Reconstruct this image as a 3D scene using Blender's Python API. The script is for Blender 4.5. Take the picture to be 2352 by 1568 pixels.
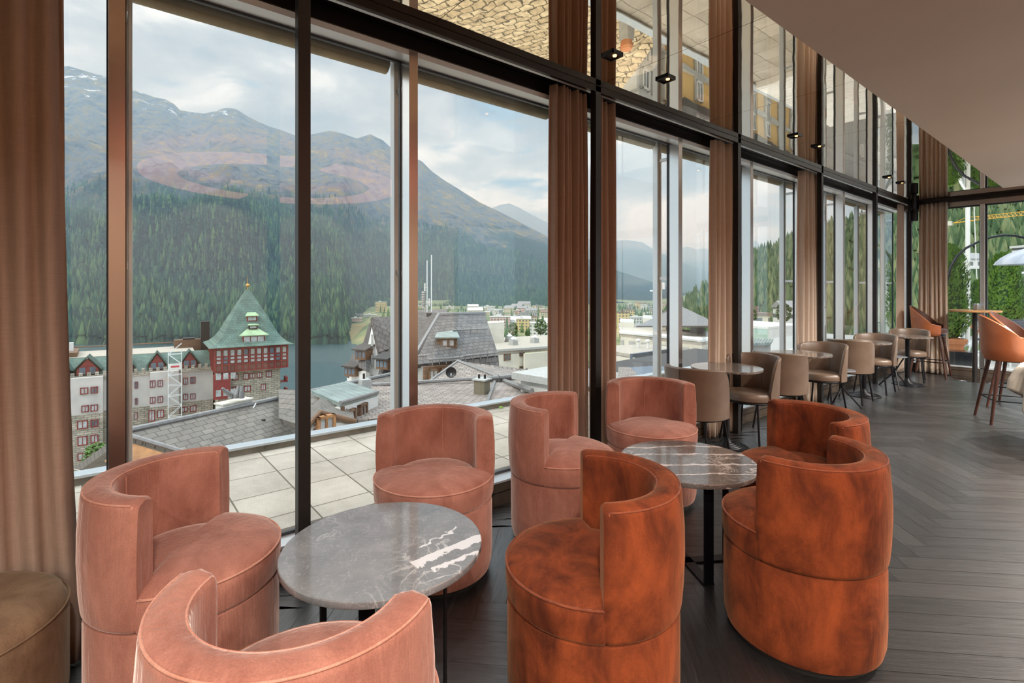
import bpy, bmesh, math, random
from math import sin, cos, pi, radians, sqrt, atan2
from mathutils import Vector, Matrix, noise
import numpy as np
for _o in list(bpy.data.objects): bpy.data.objects.remove(_o)
sc = bpy.context.scene
C = sc.collection
# ---------------------------------------------------------------- camera
F_PX = 1166.5; HZ = 663.0; YAW = 51.11; CH = 1.5
cam_d = bpy.data.cameras.new('camera'); cam = bpy.data.objects.new('camera', cam_d); C.objects.link(cam)
cam_d.sensor_width = 36.0; cam_d.lens = F_PX/2352*36.0
cam_d.shift_y = (HZ-784.0)/2352.0
cam_d.clip_start = 0.02; cam_d.clip_end = 40000
cam.location = (0, 0, CH); cam.rotation_euler = (radians(90), 0, radians(YAW))
sc.camera = cam
sc.view_settings.view_transform = 'Standard'; sc.view_settings.look = 'None'
sc.view_settings.gamma = 1.0; sc.view_settings.use_curve_mapping = False
sc.view_settings.exposure = 0.07
cy = sc.cycles
cy.use_denoising = True; cy.denoiser = 'OPENIMAGEDENOISE'
cy.max_bounces = 7; cy.diffuse_bounces = 3; cy.glossy_bounces = 4; cy.transmission_bounces = 3
cy.transparent_max_bounces = 12; cy.volume_bounces = 0
cy.caustics_reflective = False; cy.caustics_refractive = False
cy.use_adaptive_sampling = True; cy.adaptive_threshold = 0.03
cy.sample_clamp_indirect = 4.0
# ---------------------------------------------------------------- world
w = bpy.data.worlds.new('sky'); sc.world = w; w.use_nodes = True
nt = w.node_tree; nt.nodes.clear()
def N(t, ty, **k):
    n = t.nodes.new(ty)
    for a, b in k.items(): setattr(n, a, b)
    return n
def L(t, a, b): t.links.new(a, b)
tc = N(nt, 'ShaderNodeTexCoord')
mp = N(nt, 'ShaderNodeMapping'); mp.inputs['Scale'].default_value = (1.0, 1.0, 2.6); mp.inputs['Location'].default_value = (0.35, 0.1, 0.0)
mp.inputs['Rotation'].default_value = (radians(16), radians(-14), 0)
L(nt, tc.outputs['Generated'], mp.inputs['Vector'])
n1 = N(nt, 'ShaderNodeTexNoise'); n1.inputs['Scale'].default_value = 2.3; n1.inputs['Detail'].default_value = 7; n1.inputs['Roughness'].default_value = .55; n1.inputs['Distortion'].default_value = .35
L(nt, mp.outputs[0], n1.inputs['Vector'])
r1 = N(nt, 'ShaderNodeValToRGB'); e = r1.color_ramp.elements
e[0].position = .36; e[0].color = (.36, .46, .58, 1); e[1].position = .62; e[1].color = (1.28, 1.27, 1.25, 1)
x = e.new(.45); x.color = (.52, .60, .69, 1); x = e.new(.53); x.color = (.74, .79, .85, 1)
L(nt, n1.outputs['Fac'], r1.inputs[0])
n2 = N(nt, 'ShaderNodeTexNoise'); n2.inputs['Scale'].default_value = 4.0; n2.inputs['Detail'].default_value = 5
mp2 = N(nt, 'ShaderNodeMapping'); mp2.inputs['Scale'].default_value = (1, 1, 4.0); mp2.inputs['Location'].default_value = (3.1, 1.7, .4)
L(nt, tc.outputs['Generated'], mp2.inputs['Vector']); L(nt, mp2.outputs[0], n2.inputs['Vector'])
r2 = N(nt, 'ShaderNodeValToRGB'); e = r2.color_ramp.elements; e[0].position = .60; e[0].color = (0, 0, 0, 1); e[1].position = .70; e[1].color = (1, 1, 1, 1)
L(nt, n2.outputs['Fac'], r2.inputs[0])
mx = N(nt, 'ShaderNodeMixRGB'); mx.inputs[2].default_value = (.34, .55, .78, 1); L(nt, r2.outputs[0], mx.inputs[0]); L(nt, r1.outputs[0], mx.inputs[1])
# an overcast sky is brighter overhead than at the horizon
sp = N(nt, 'ShaderNodeSeparateXYZ'); L(nt, tc.outputs['Generated'], sp.inputs[0])
mr = N(nt, 'ShaderNodeMapRange'); mr.interpolation_type = 'SMOOTHSTEP'
mr.inputs['From Min'].default_value = .38; mr.inputs['From Max'].default_value = .80; mr.inputs['To Min'].default_value = 1.0; mr.inputs['To Max'].default_value = 3.6
L(nt, sp.outputs['Z'], mr.inputs['Value'])
bg = N(nt, 'ShaderNodeBackground'); L(nt, mx.outputs[0], bg.inputs[0]); L(nt, mr.outputs[0], bg.inputs[1])
out = N(nt, 'ShaderNodeOutputWorld'); L(nt, bg.outputs[0], out.inputs[0])
# ---------------------------------------------------------------- sun behind thin cloud
sd = bpy.data.lights.new('sun', 'SUN'); sd.energy = 1.5; sd.angle = radians(9); sd.color = (1.0, .95, .86)
so = bpy.data.objects.new('sun', sd); C.objects.link(so)
so.rotation_euler = Vector((-.12, 1.0, -.85)).to_track_quat('-Z', 'Y').to_euler()

# ================================================================ helpers
def ray(u, v):
    a = (u-1176)/F_PX; s_, c_ = sin(radians(YAW)), cos(radians(YAW))
    return Vector((-s_+c_*a, c_+s_*a, (HZ-v)/F_PX))
O = Vector((0, 0, CH))
def PT(u, v, t): return O+ray(u, v)*t
def PZ(u, v, z):
    r = ray(u, v); return O+r*((z-CH)/r.z)
def PM(u, v, t):               # a point the ceiling mirror shows at u, v
    p = PT(u, v, t); return Vector((p.x, p.y, 2*3.06-p.z))
class MB:
    def __init__(s): s.v = []; s.f = []
    def add(s, vs, fs):
        n = len(s.v); s.v += [tuple(p) for p in vs]; s.f += [tuple(i+n for i in f) for f in fs]; return s
    def box(s, x0, x1, y0, y1, z0, z1, M=None):
        vs = [Vector(p) for p in ((x0,y0,z0),(x1,y0,z0),(x1,y1,z0),(x0,y1,z0),(x0,y0,z1),(x1,y0,z1),(x1,y1,z1),(x0,y1,z1))]
        if M is not None: vs = [M@p for p in vs]
        return s.add(vs, [(0,3,2,1),(4,5,6,7),(0,1,5,4),(1,2,6,5),(2,3,7,6),(3,0,4,7)])
    def prism(s, pts, vec):
        n = len(pts); vec = Vector(vec); a = [Vector(p) for p in pts]; b = [p+vec for p in a]
        return s.add(a+b, [tuple(range(n)), tuple(range(2*n-1, n-1, -1))]+[(i, i+n, (i+1) % n+n, (i+1) % n) for i in range(n)])
    def tube(s, pts, r, n=10, cap=True):
        pts = [Vector(p) for p in pts]; rs = r if isinstance(r, (list, tuple)) else [r]*len(pts)
        vs = []; up = None
        for i, p in enumerate(pts):
            d = (pts[min(i+1, len(pts)-1)]-pts[max(i-1, 0)]).normalized()
            if up is None: up = d.orthogonal().normalized()
            up = (up-d*up.dot(d)).normalized(); sd_ = d.cross(up)
            vs += [p+(up*cos(2*pi*k/n)+sd_*sin(2*pi*k/n))*rs[i] for k in range(n)]
        fs = [(i*n+k, i*n+(k+1) % n, (i+1)*n+(k+1) % n, (i+1)*n+k) for i in range(len(pts)-1) for k in range(n)]
        if cap: fs += [tuple(range(n-1, -1, -1)), tuple(range((len(pts)-1)*n, len(pts)*n))]
        return s.add(vs, fs)
    def ring(s, pts, r, n=8):
        m = len(pts); pts = [Vector(p) for p in pts]; vs = []
        for i, p in enumerate(pts):
            d = (pts[(i+1) % m]-pts[i-1]).normalized(); a = d.cross(Vector((0, 0, 1))).normalized(); b = d.cross(a)
            vs += [p+(a*cos(2*pi*k/n)+b*sin(2*pi*k/n))*r for k in range(n)]
        return s.add(vs, [(i*n+k, i*n+(k+1) % n, ((i+1) % m)*n+(k+1) % n, ((i+1) % m)*n+k) for i in range(m) for k in range(n)])
    def lathe(s, prof, n=32, c=(0, 0, 0), M=None):
        vs = [Vector((c[0]+r*cos(2*pi*k/n), c[1]+r*sin(2*pi*k/n), c[2]+z)) for r, z in prof for k in range(n)]
        if M is not None: vs = [M@p for p in vs]
        m = len(prof)
        fs = [(i*n+k, i*n+(k+1) % n, (i+1)*n+(k+1) % n, (i+1)*n+k) for i in range(m-1) for k in range(n)]
        fs += [tuple(range(n-1, -1, -1)), tuple(range((m-1)*n, m*n))]
        return s.add(vs, fs)
    def build(s, name, mat, parent=None, smooth=False, bevel=0, seg=2, sub=0, loc=None, rz=0, solid=0):
        me = bpy.data.meshes.new(name); me.from_pydata(s.v, [], s.f); me.validate(); 
        bm = bmesh.new(); bm.from_mesh(me); bmesh.ops.recalc_face_normals(bm, faces=bm.faces); bm.to_mesh(me); bm.free()
        o = bpy.data.objects.new(name, me); C.objects.link(o)
        for m_ in (mat if isinstance(mat, (list, tuple)) else [mat]): me.materials.append(m_)
        if parent: o.parent = parent
        if loc is not None: o.location = loc
        if rz: o.rotation_euler = (0, 0, rz)
        if solid:
            m = o.modifiers.new('s', 'SOLIDIFY'); m.thickness = solid; m.offset = 0
        if bevel:
            m = o.modifiers.new('b', 'BEVEL'); m.width = bevel; m.segments = seg; m.limit_method = 'ANGLE'; m.angle_limit = radians(40)
        if sub:
            m = o.modifiers.new('u', 'SUBSURF'); m.levels = sub; m.render_levels = sub
        if smooth:
            for p in me.polygons: p.use_smooth = True
            if smooth == 'auto': me.set_sharp_from_angle(angle=radians(38))
        return o
def tag(o, label, cat, group=None, kind=None):
    if label: o['label'] = label
    if cat: o['category'] = cat
    if group: o['group'] = group
    if kind: o['kind'] = kind
    return o
def st(o): o['kind'] = 'structure'; return o
def thing(name, label, cat, loc=(0, 0, 0), rz=0, group=None, kind=None):
    o = bpy.data.objects.new(name, None); C.objects.link(o); o.location = loc; o.rotation_euler = (0, 0, rz); o.empty_display_size = .1
    return tag(o, label, cat, group, kind)
def dup(root, loc, rz, label, group=None, mats=None):
    r = root.copy(); C.objects.link(r); r.location = loc; r.rotation_euler = (0, 0, rz); r['label'] = label
    if group: r['group'] = group
    for ch in list(root.children):
        c_ = ch.copy(); C.objects.link(c_); c_.parent = r
        if mats:
            c_.data = ch.data.copy()
            for i, m_ in enumerate(c_.data.materials):
                if m_ in mats: c_.data.materials[i] = mats[m_]
        for g in ch.children:
            d_ = g.copy(); C.objects.link(d_); d_.parent = c_
            if mats:
                d_.data = g.data.copy()
                for i, m_ in enumerate(d_.data.materials):
                    if m_ in mats: d_.data.materials[i] = mats[m_]
    return r
# ================================================================ materials
def mat(name):
    m = bpy.data.materials.new(name); m.use_nodes = True; t = m.node_tree
    return m, t, t.nodes['Principled BSDF']
def setp(p, col=None, r=None, me=None, **k):
    if col is not None: p.inputs['Base Color'].default_value = (*col, 1)
    if r is not None: p.inputs['Roughness'].default_value = r
    if me is not None: p.inputs['Metallic'].default_value = me
    for a, b in k.items(): p.inputs[a.replace('_', ' ')].default_value = b
def coords(t, scale=(1, 1, 1), rot=(0, 0, 0), src='Object', loc=(0, 0, 0)):
    a = N(t, 'ShaderNodeTexCoord'); m = N(t, 'ShaderNodeMapping'); L(t, a.outputs[src], m.inputs[0])
    m.inputs['Scale'].default_value = scale; m.inputs['Rotation'].default_value = rot; m.inputs['Location'].default_value = loc
    return m.outputs[0]
def noise_n(t, vec, s, d=4, ro=.5, dist=0):
    n = N(t, 'ShaderNodeTexNoise'); n.inputs['Scale'].default_value = s; n.inputs['Detail'].default_value = d; n.inputs['Roughness'].default_value = ro; n.inputs['Distortion'].default_value = dist
    if vec is not None: L(t, vec, n.inputs['Vector'])
    return n.outputs['Fac']
def ramp(t, fac, stops, interp='LINEAR'):
    r = N(t, 'ShaderNodeValToRGB'); r.color_ramp.interpolation = interp; e = r.color_ramp.elements
    while len(e) < len(stops): e.new(.5)
    for i, (p_, c_) in enumerate(stops):
        e[i].position = p_; e[i].color = (*c_, 1) if len(c_) == 3 else c_
    L(t, fac, r.inputs[0]); return r.outputs[0]
def mixc(t, f, a, b, mode='MIX'):
    m = N(t, 'ShaderNodeMixRGB'); m.blend_type = mode
    for i, x in ((0, f), (1, a), (2, b)):
        if isinstance(x, bpy.types.NodeSocket): L(t, x, m.inputs[i])
        elif isinstance(x, (int, float)): m.inputs[i].default_value = x if i == 0 else (x, x, x, 1)
        else: m.inputs[i].default_value = (*x, 1)
    return m.outputs[0]
def bump(t, p, h, s=.3, d=.01):
    b = N(t, 'ShaderNodeBump'); b.inputs['Strength'].default_value = s; b.inputs['Distance'].default_value = d
    L(t, h, b.inputs['Height']); L(t, b.outputs[0], p.inputs['Normal']); return b
def simple(name, col, r=.5, me=0, var=.0, vs=8, bs=0, bsc=60, bd=.002, **k):
    m, t, p = mat(name); setp(p, col, r, me, **k); v = coords(t)
    if var:
        c2 = tuple(max(0, x*(1-var)) for x in col); c3 = tuple(min(1, x*(1+var)) for x in col)
        L(t, ramp(t, noise_n(t, v, vs, 5), [(.3, c2), (.7, c3)]), p.inputs['Base Color'])
    if bs: bump(t, p, noise_n(t, v, bsc, 3), bs, bd)
    return m
def velvet(name, dark, light, mott=(.35, .65), sheen=.9, sc_=6, shc=(1, .8, .7), wr=.35):
    m, t, p = mat(name); v = coords(t, (1, 1, .6))
    a = noise_n(t, v, sc_, 6, .62, .5); c_ = ramp(t, a, [(mott[0], dark), (mott[1], light)])
    fine = noise_n(t, coords(t, (1, 1, 1)), 260, 2); c_ = mixc(t, .16, c_, ramp(t, fine, [(.3, (.25, .25, .25)), (.7, (1, 1, 1))]), 'OVERLAY')
    L(t, c_, p.inputs['Base Color']); setp(p, None, .82, Sheen_Weight=sheen, Sheen_Roughness=.34, Specular_IOR_Level=.15); p.inputs['Sheen Tint'].default_value = (*shc, 1)
    w1 = noise_n(t, coords(t, (22, 22, 2.6)), 1.6, 4, .55, 1.0); w2 = noise_n(t, v, 90, 3)
    mm = N(t, 'ShaderNodeMath', operation='MULTIPLY_ADD'); L(t, w2, mm.inputs[0]); mm.inputs[1].default_value = .12; L(t, w1, mm.inputs[2])
    bump(t, p, mm.outputs[0], wr, .02); return m
M = {}
M['pink'] = velvet('pink_velvet', (.27, .105, .075), (.48, .22, .16), (.3, .7), sheen=.75, shc=(1, .80, .73), wr=.24)
M['pinkpipe'] = velvet('pink_piping', (.50, .22, .15), (.62, .31, .23), sheen=.5)
M['orange'] = velvet('rust_suede', (.085, .020, .009), (.32, .072, .022), (.34, .70), .25, 7, (1, .6, .35), .15)
M['orangepipe'] = velvet('rust_piping', (.17, .042, .020), (.32, .09, .04), (.3, .7), .3)
M['brownwool'] = velvet('brown_wool', (.14, .085, .05), (.25, .165, .10), sheen=.2, wr=.1, shc=(1, .8, .6))
M['plinth'] = simple('dark_plinth', (.012, .011, .01), .8)
M['black'] = simple('black_metal', (.012, .012, .014), .38, .6, Specular_IOR_Level=.5)
M['blackm'] = simple('black_paint', (.014, .012, .011), .42, 0, var=.2)
M['taupe'] = None
def leather(name, c0, c1, r=.36, coat=.12):
    m, t, p = mat(name); v = coords(t)
    L(t, ramp(t, noise_n(t, v, 5, 5), [(.3, c0), (.7, c1)]), p.inputs['Base Color']); setp(p, None, r, Coat_Weight=coat, Coat_Roughness=.25)
    vo = N(t, 'ShaderNodeTexVoronoi'); vo.inputs['Scale'].default_value = 220; L(t, v, vo.inputs['Vector']); bump(t, p, vo.outputs['Distance'], .12, .002); return m
M['taupe'] = leather('taupe_leather', (.14, .092, .062), (.20, .138, .098))
M['cognac'] = leather('cognac_leather', (.30, .085, .030), (.44, .14, .055), .33, .2)
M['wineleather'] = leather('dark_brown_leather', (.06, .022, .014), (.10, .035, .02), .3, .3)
M['legwood'] = simple('dark_walnut', (.06, .022, .014), .35, 0, var=.3, vs=14)
M['oak'] = simple('oak_edge', (.52, .26, .09), .4, 0, var=.25, vs=9, Coat_Weight=.3)
M['cloth'] = simple('cream_tablecloth', (.78, .70, .58), .85, 0, bs=.1, bsc=300)
M['seam'] = simple('panel_gap', (.02, .018, .015), .6)
# steel
def steel(name, col, r=.3):
    m, t, p = mat(name); setp(p, col, r, 1.0); 
    bump(t, p, noise_n(t, coords(t, (60, 60, 1)), 6, 3), .04, .002); return m
M['steel'] = steel('brushed_steel', (.90, .89, .87), .25)
M['steeld'] = steel('bronze_steel', (.42, .35, .31), .25)
M['alu'] = simple('white_aluminium', (.84, .87, .88), .35, .25)
M['rubber'] = simple('rubber_gasket', (.03, .036, .042), .4)
M['sillpanel'] = simple('sill_panel', (.105, .080, .060), .45, .3, var=.15, vs=3)
M['silltop'] = simple('sill_top', (.72, .74, .76), .25, .5)
M['frameblack'] = simple('dark_window_frame', (.028, .022, .020), .3, .7)
# glass that lets light through and reflects at its surface
def glass(name, tint=(.97, .99, .98), refl=1.0):
    m = bpy.data.materials.new(name); m.use_nodes = True; t = m.node_tree; t.nodes.clear()
    o = N(t, 'ShaderNodeOutputMaterial'); mi = N(t, 'ShaderNodeMixShader'); tr = N(t, 'ShaderNodeBsdfTransparent'); gl = N(t, 'ShaderNodeBsdfGlossy')
    tr.inputs[0].default_value = (*tint, 1); gl.inputs['Roughness'].default_value = .0; fr = N(t, 'ShaderNodeFresnel'); ge = N(t, 'ShaderNodeNewGeometry'); mr_ = N(t, 'ShaderNodeMapRange'); mr_.inputs['To Min'].default_value = 1.45; mr_.inputs['To Max'].default_value = 1/1.45
    L(t, ge.outputs['Backfacing'], mr_.inputs['Value']); L(t, mr_.outputs[0], fr.inputs[0])
    mm = N(t, 'ShaderNodeMath', operation='MULTIPLY'); L(t, fr.outputs[0], mm.inputs[0]); mm.inputs[1].default_value = refl
    L(t, mm.outputs[0], mi.inputs[0]); L(t, tr.outputs[0], mi.inputs[1]); L(t, gl.outputs[0], mi.inputs[2]); L(t, mi.outputs[0], o.inputs[0]); return m
M['glass'] = glass('window_glass', refl=1.25)
M['glassfar'] = simple('dark_pane', (.10, .13, .16), .12, 0, var=.5, vs=.6, Specular_IOR_Level=.8)
M['curtpane'] = simple('curtained_pane', (.42, .44, .44), .3, 0, var=.35, vs=1.2)
# mirror ceiling panels, faintly wavy and warm
m, t, p = mat('ceiling_mirror'); setp(p, (.76, .66, .53), .012, 1.0)
bump(t, p, noise_n(t, coords(t, (1, .8, 1), src='Object'), 3.2, 1.5), .028, .02); M['mirror'] = m
m, t, p = mat('ceiling_plaster'); setp(p, (.50, .39, .31), .55)
L(t, ramp(t, noise_n(t, coords(t), .7, 3), [(.3, (.62, .475, .375)), (.7, (.69, .53, .425))]), p.inputs['Base Color']); M['ceil'] = m
# marble
def marble(name, base, base2, vein, vs, rot, thr, flecks=True, streak=(1, 1, 1)):
    m, t, p = mat(name); v = coords(t, streak, (0, 0, rot))
    c_ = ramp(t, noise_n(t, v, 7, 8, .65, .6), [(.3, base), (.72, base2)])
    n_ = noise_n(t, v, vs, 7, .62, 1.1); 
    ve = ramp(t, n_, [(thr-.028, (0, 0, 0)), (thr-.004, (1, 1, 1)), (thr+.004, (1, 1, 1)), (thr+.03, (0, 0, 0))])
    msk = ramp(t, noise_n(t, coords(t, (1, 1, 1), (0, 0, rot)), 2.2, 2), [(.42, (0, 0, 0)), (.60, (1, 1, 1))])
    ve = mixc(t, 1, ve, msk, 'MULTIPLY')
    c_ = mixc(t, ve, c_, vein)
    fine = ramp(t, noise_n(t, v, vs*3.4, 6, .6, 1.4), [(.494, (0, 0, 0)), (.5, (.75, .75, .75)), (.506, (0, 0, 0))])
    c_ = mixc(t, fine, c_, vein)
    L(t, c_, p.inputs['Base Color']); setp(p, None, .12, Coat_Weight=.15); return m, t, p, c_
m, t, p, c_ = marble('grey_marble_streaked', (.105, .088, .078), (.165, .14, .125), (.62, .55, .50), 6, .4, .5)
v = coords(t, (.55, 1, 1), (0, 0, radians(14))); wv = N(t, 'ShaderNodeTexWave'); wv.wave_type = 'BANDS'; wv.bands_direction = 'Y'; wv.inputs['Scale'].default_value = 2.1; wv.inputs['Distortion'].default_value = 5.5; wv.inputs['Detail'].default_value = 5; wv.inputs['Detail Scale'].default_value = 1.6; wv.inputs['Detail Roughness'].default_value = .62; L(t, v, wv.inputs['Vector'])
ve = ramp(t, wv.outputs['Fac'], [(.955, (0, 0, 0)), (.985, (.9, .9, .9))]); L(t, mixc(t, ve, c_, (.70, .62, .57)), p.inputs['Base Color']); M['marble2'] = m

M['marble3'] = marble('brown_grey_marble', (.11, .085, .07), (.18, .15, .13), (.6, .52, .46), 9, .4, .5)[0]
# the first table carries one broad white flash near its rim
m, t, p, c_ = marble('grey_marble_flashed', (.185, .195, .205), (.29, .30, .305), (.62, .62, .62), 5, .5, .5)
v = coords(t); sx = N(t, 'ShaderNodeSeparateXYZ'); L(t, v, sx.inputs[0])
wob = noise_n(t, v, 9, 7, .65, .4)
def M2(op, a, b):
    n = N(t, 'ShaderNodeMath', operation=op)
    for i, x in enumerate((a, b)):
        if isinstance(x, bpy.types.NodeSocket): L(t, x, n.inputs[i])
        else: n.inputs[i].default_value = x
    return n.outputs[0]
# local frame of the table: x to the photo's right, y away from the camera
def band(ang, off, wid, lo, hi):
    a = M2('ADD', M2('MULTIPLY', sx.outputs['X'], -sin(ang)), M2('MULTIPLY', sx.outputs['Y'], cos(ang)))
    b_ = M2('ADD', M2('MULTIPLY', sx.outputs['X'], cos(ang)), M2('MULTIPLY', sx.outputs['Y'], sin(ang)))
    d_ = M2('ABSOLUTE', M2('ADD', M2('SUBTRACT', a, off), M2('MULTIPLY', M2('SUBTRACT', wob, .5), .13)), 0)
    inside = M2('MULTIPLY', M2('GREATER_THAN', b_, lo), M2('LESS_THAN', b_, hi))
    wv = M2('MULTIPLY', M2('ADD', M2('MULTIPLY', wob, 2.2), -.45), wid)
    return M2('MULTIPLY', M2('LESS_THAN', d_, wv), inside)
bA = band(radians(42), -.205, .036, .0, .4); bB = band(radians(38), -.275, .020, .05, .4); bC = band(radians(50), -.125, .007, .06, .26)
bb = M2('MAXIMUM', M2('MAXIMUM', bA, bB), bC)
c2 = mixc(t, bb, c_, (.80, .82, .84)); L(t, c2, p.inputs['Base Color']); M['marble1'] = m
# dark oak floor boards, one UV strip per board
m, t, p = mat('dark_oak_boards'); uv = N(t, 'ShaderNodeUVMap'); uv.uv_map = 'UVMap'
mp_ = N(t, 'ShaderNodeMapping'); mp_.inputs['Scale'].default_value = (1.3, 14, 1); L(t, uv.outputs[0], mp_.inputs[0])
g = noise_n(t, mp_.outputs[0], 3.0, 8, .7, 1.2); at = N(t, 'ShaderNodeAttribute'); at.attribute_name = 'tone'
c_ = ramp(t, g, [(.30, (.007, .0065, .006)), (.52, (.021, .020, .0195)), (.75, (.042, .040, .039))])
c_ = mixc(t, 1, c_, ramp(t, at.outputs['Fac'], [(0, (.38, .39, .42)), (1, (1.35, 1.32, 1.30))]), 'MULTIPLY'); L(t, c_, p.inputs['Base Color'])
L(t, ramp(t, g, [(.3, (.55, .55, .55)), (.7, (.30, .30, .30))]), p.inputs['Roughness']); bump(t, p, g, .35, .004); setp(p, None, None, Specular_IOR_Level=.7, Coat_Weight=.5, Coat_Roughness=.25); M['floor'] = m
# curtain linen, lets some daylight through
m, t, p = mat('curtain_linen'); setp(p, (.27, .165, .115), .85)
v = coords(t, (1, 1, 1)); wv = mixc(t, .5, noise_n(t, coords(t, (160, 160, 12)), 1, 3), noise_n(t, coords(t, (12, 12, 260)), 1, 3)); 
L(t, ramp(t, wv, [(.25, (.40, .285, .22)), (.75, (.55, .41, .33))]), p.inputs['Base Color']); bump(t, p, wv, .15, .002)
o_ = t.nodes['Material Output']; tl = N(t, 'ShaderNodeBsdfTranslucent'); tl.inputs[0].default_value = (.66, .44, .29, 1); ms = N(t, 'ShaderNodeMixShader'); ms.inputs[0].default_value = .30
L(t, p.outputs[0], ms.inputs[1]); L(t, tl.outputs[0], ms.inputs[2]); L(t, ms.outputs[0], o_.inputs[0]); M['curtain'] = m
m = M['curtain'].copy(); m.name = 'curtain_linen_pale'; t = m.node_tree
for n in t.nodes:
    if n.bl_idname == 'ShaderNodeValToRGB': n.color_ramp.elements[0].color = (.70, .58, .47, 1); n.color_ramp.elements[1].color = (.86, .74, .62, 1)
M['curtain2'] = m
m, t, p = mat('pink_glow'); setp(p, (.8, .4, .3), .6); p.inputs['Emission Color'].default_value = (1, .40, .30, 1); p.inputs['Emission Strength'].default_value = 2.5; M['pinkglow'] = m
HAZE = 2.1e-4
FILL_W = 50
A_ = (-2.26, .255); B_ = (-2.38, 1.384); C_ = (-2.22, 2.18); E_ = (-2.22, 3.08); F_ = (-1.236, .368); G_ = (-1.27, 1.40); D_ = (-.937, 2.374); H_ = (-1.20, 3.045)
AR = [.14, 0, 0, 0, -.14, 0, .08, 0]; DRP = (-.30, 7.10, 100)
# ================================================================ the room
XW = -2.815; XG = -2.93; XB = -2.62; YE = 11.55; XR = 3.6; YB = -4.6; MH = 3.06; HB = 3.01
MP = 1.44; M0 = .05
mull = [M0+MP*k for k in range(-3, 9)]
# floor: herringbone boards at 45 degrees to the window wall
def floor():
    wd = .1323; ln = wd*6; vs = []; fs = []; uvs = []; tones = []
    rnd = random.Random(4); ca = cos(radians(45)); g = .0012
    def add(cx, cy_, horiz):
        # board rectangle in lattice space
        if horiz: x0, x1, y0, y1 = cx, cx+ln, cy_, cy_+wd
        else: x0, x1, y0, y1 = cx, cx+wd, cy_, cy_+ln
        p = [(x0+g, y0+g), (x1-g, y0+g), (x1-g, y1-g), (x0+g, y1-g)]
        q = [((a-b)*ca-.78, (a+b)*ca) for a, b in p]
        mx_ = sum(a for a, b in q)/4; my = sum(b for a, b in q)/4
        if not (-3.2 < mx_ < XR+.3 and YB-.3 < my < YE+.4): return
        q = [(min(max(a, XW-.02), XR), min(max(b, YB), YE+.02)) for a, b in q]
        n = len(vs); vs.extend([(a, b, 0) for a, b in q]); fs.append((n, n+1, n+2, n+3))
        o = rnd.random()*40; k = rnd.random()*40
        uv = [(0, 0), (ln, 0), (ln, wd), (0, wd)] if horiz else [(0, 0), (0, wd), (ln, wd), (ln, 0)]
        uvs.extend([(o+a, k+b) for a, b in uv]); tones.append(rnd.random())
    # herringbone lattice: horizontal boards step (wd, wd); verticals beside them; period 2*ln across
    for i in range(-200, 260):
        for j in range(-30, 34):
            bx = i*wd+j*ln; by = i*wd-j*ln
            add(bx, by, True); add(bx+ln-0, by+wd-ln+0, False) if False else add(bx-wd, by, False)
    me = bpy.data.meshes.new('floor'); me.from_pydata(vs, [], fs)
    ul = me.uv_layers.new(name='UVMap'); ul.data.foreach_set('uv', [c for p in uvs for c in p])
    at = me.attributes.new('tone', 'FLOAT', 'FACE'); at.data.foreach_set('value', tones)
    me.materials.append(M['floor']); o = bpy.data.objects.new('floor', me); C.objects.link(o); st(o)
    b = MB().box(XW-.02, XR, YB, YE+.02, -.2, -.0015).build('trim_1', M['seam']); st(b)
floor()
# wall under and above the windows (left side)
st(MB().box(XG-.12, XW, YB, YE+.12, -.5, .145).build('wall_left', M['sillpanel'], bevel=.004))
st(MB().box(XW, XW+.006, YB, YE, .078, .082).build('baseboard_left', M['frameblack']))
st(MB().box(XW, XW+.022, YB, YE, 0, .012).build('trim_2', M['sillpanel']))
st(MB().box(XG-.02, XW+.012, YB, YE, .145, .162).build('trim_3', M['silltop'], bevel=.003))
# head above the windows: dark beam carrying the mirrored ceiling, curtain slot and rail behind it
st(MB().box(XB-.028, XB, YB, YE-.05, HB, MH-.0005).build('beam_trim', M['frameblack'], bevel=.003))
st(MB().box(XG-.12, XB-.028, YB, YE+.12, MH-.0005, MH+.35).build('wall_left_head', M['frameblack']))
st(MB().box(XG-.10, XW-.0, YB, YE, 2.965, MH-.001).build('trim_4', M['frameblack'], bevel=.004))
rail = MB().box(XB-.075, XB-.05, YB, YE-.1, HB+.012, HB+.034).build('curtain_rail', M['alu'])
tag(rail, 'slim metal curtain rail running behind the dark beam above the windows', 'curtain rail')
# windows: one bay = glass pane, box mullion, head frame, gasket
for i in range(len(mull)-1):
    y0, y1 = mull[i], mull[i+1]
    win = thing('window_%d' % (i+1), None, None, kind='structure')
    MB().box(XG-.004, XG, y0, y1, .17, 2.965).build('pane', M['glass'], win)
    MB().box(XG+.01, XW, y0-.028, y0+.028, .162, 2.964).build('mullion', M['steel'], win, bevel=.002)
    MB().box(XW, XW+.004, y0-.029, y0+.029, .162, 2.964).build('mullion_cover', M['steeld'], win)
    MB().box(XG+.002, XW-.001, y0+.028, y1-.028, 2.93, 2.964).build('head_frame', M['alu'], win)
    f = MB(); f.box(XG-.012, XG+.010, y0+.03, y1-.03, .162, .178).box(XG-.012, XG+.010, y0+.03, y1-.03, 2.916, 2.93)
    f.box(XG-.012, XG+.010, y0+.0285, y0+.036, .162, 2.93).box(XG-.012, XG+.010, y1-.036, y1-.0285, .162, 2.93)
    f.build('gasket', M['rubber'], win)
ORD = ['first', 'second', 'third', 'fourth', 'fifth', 'sixth', 'seventh', 'eighth', 'ninth', 'tenth', 'eleventh', 'twelfth']
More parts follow.
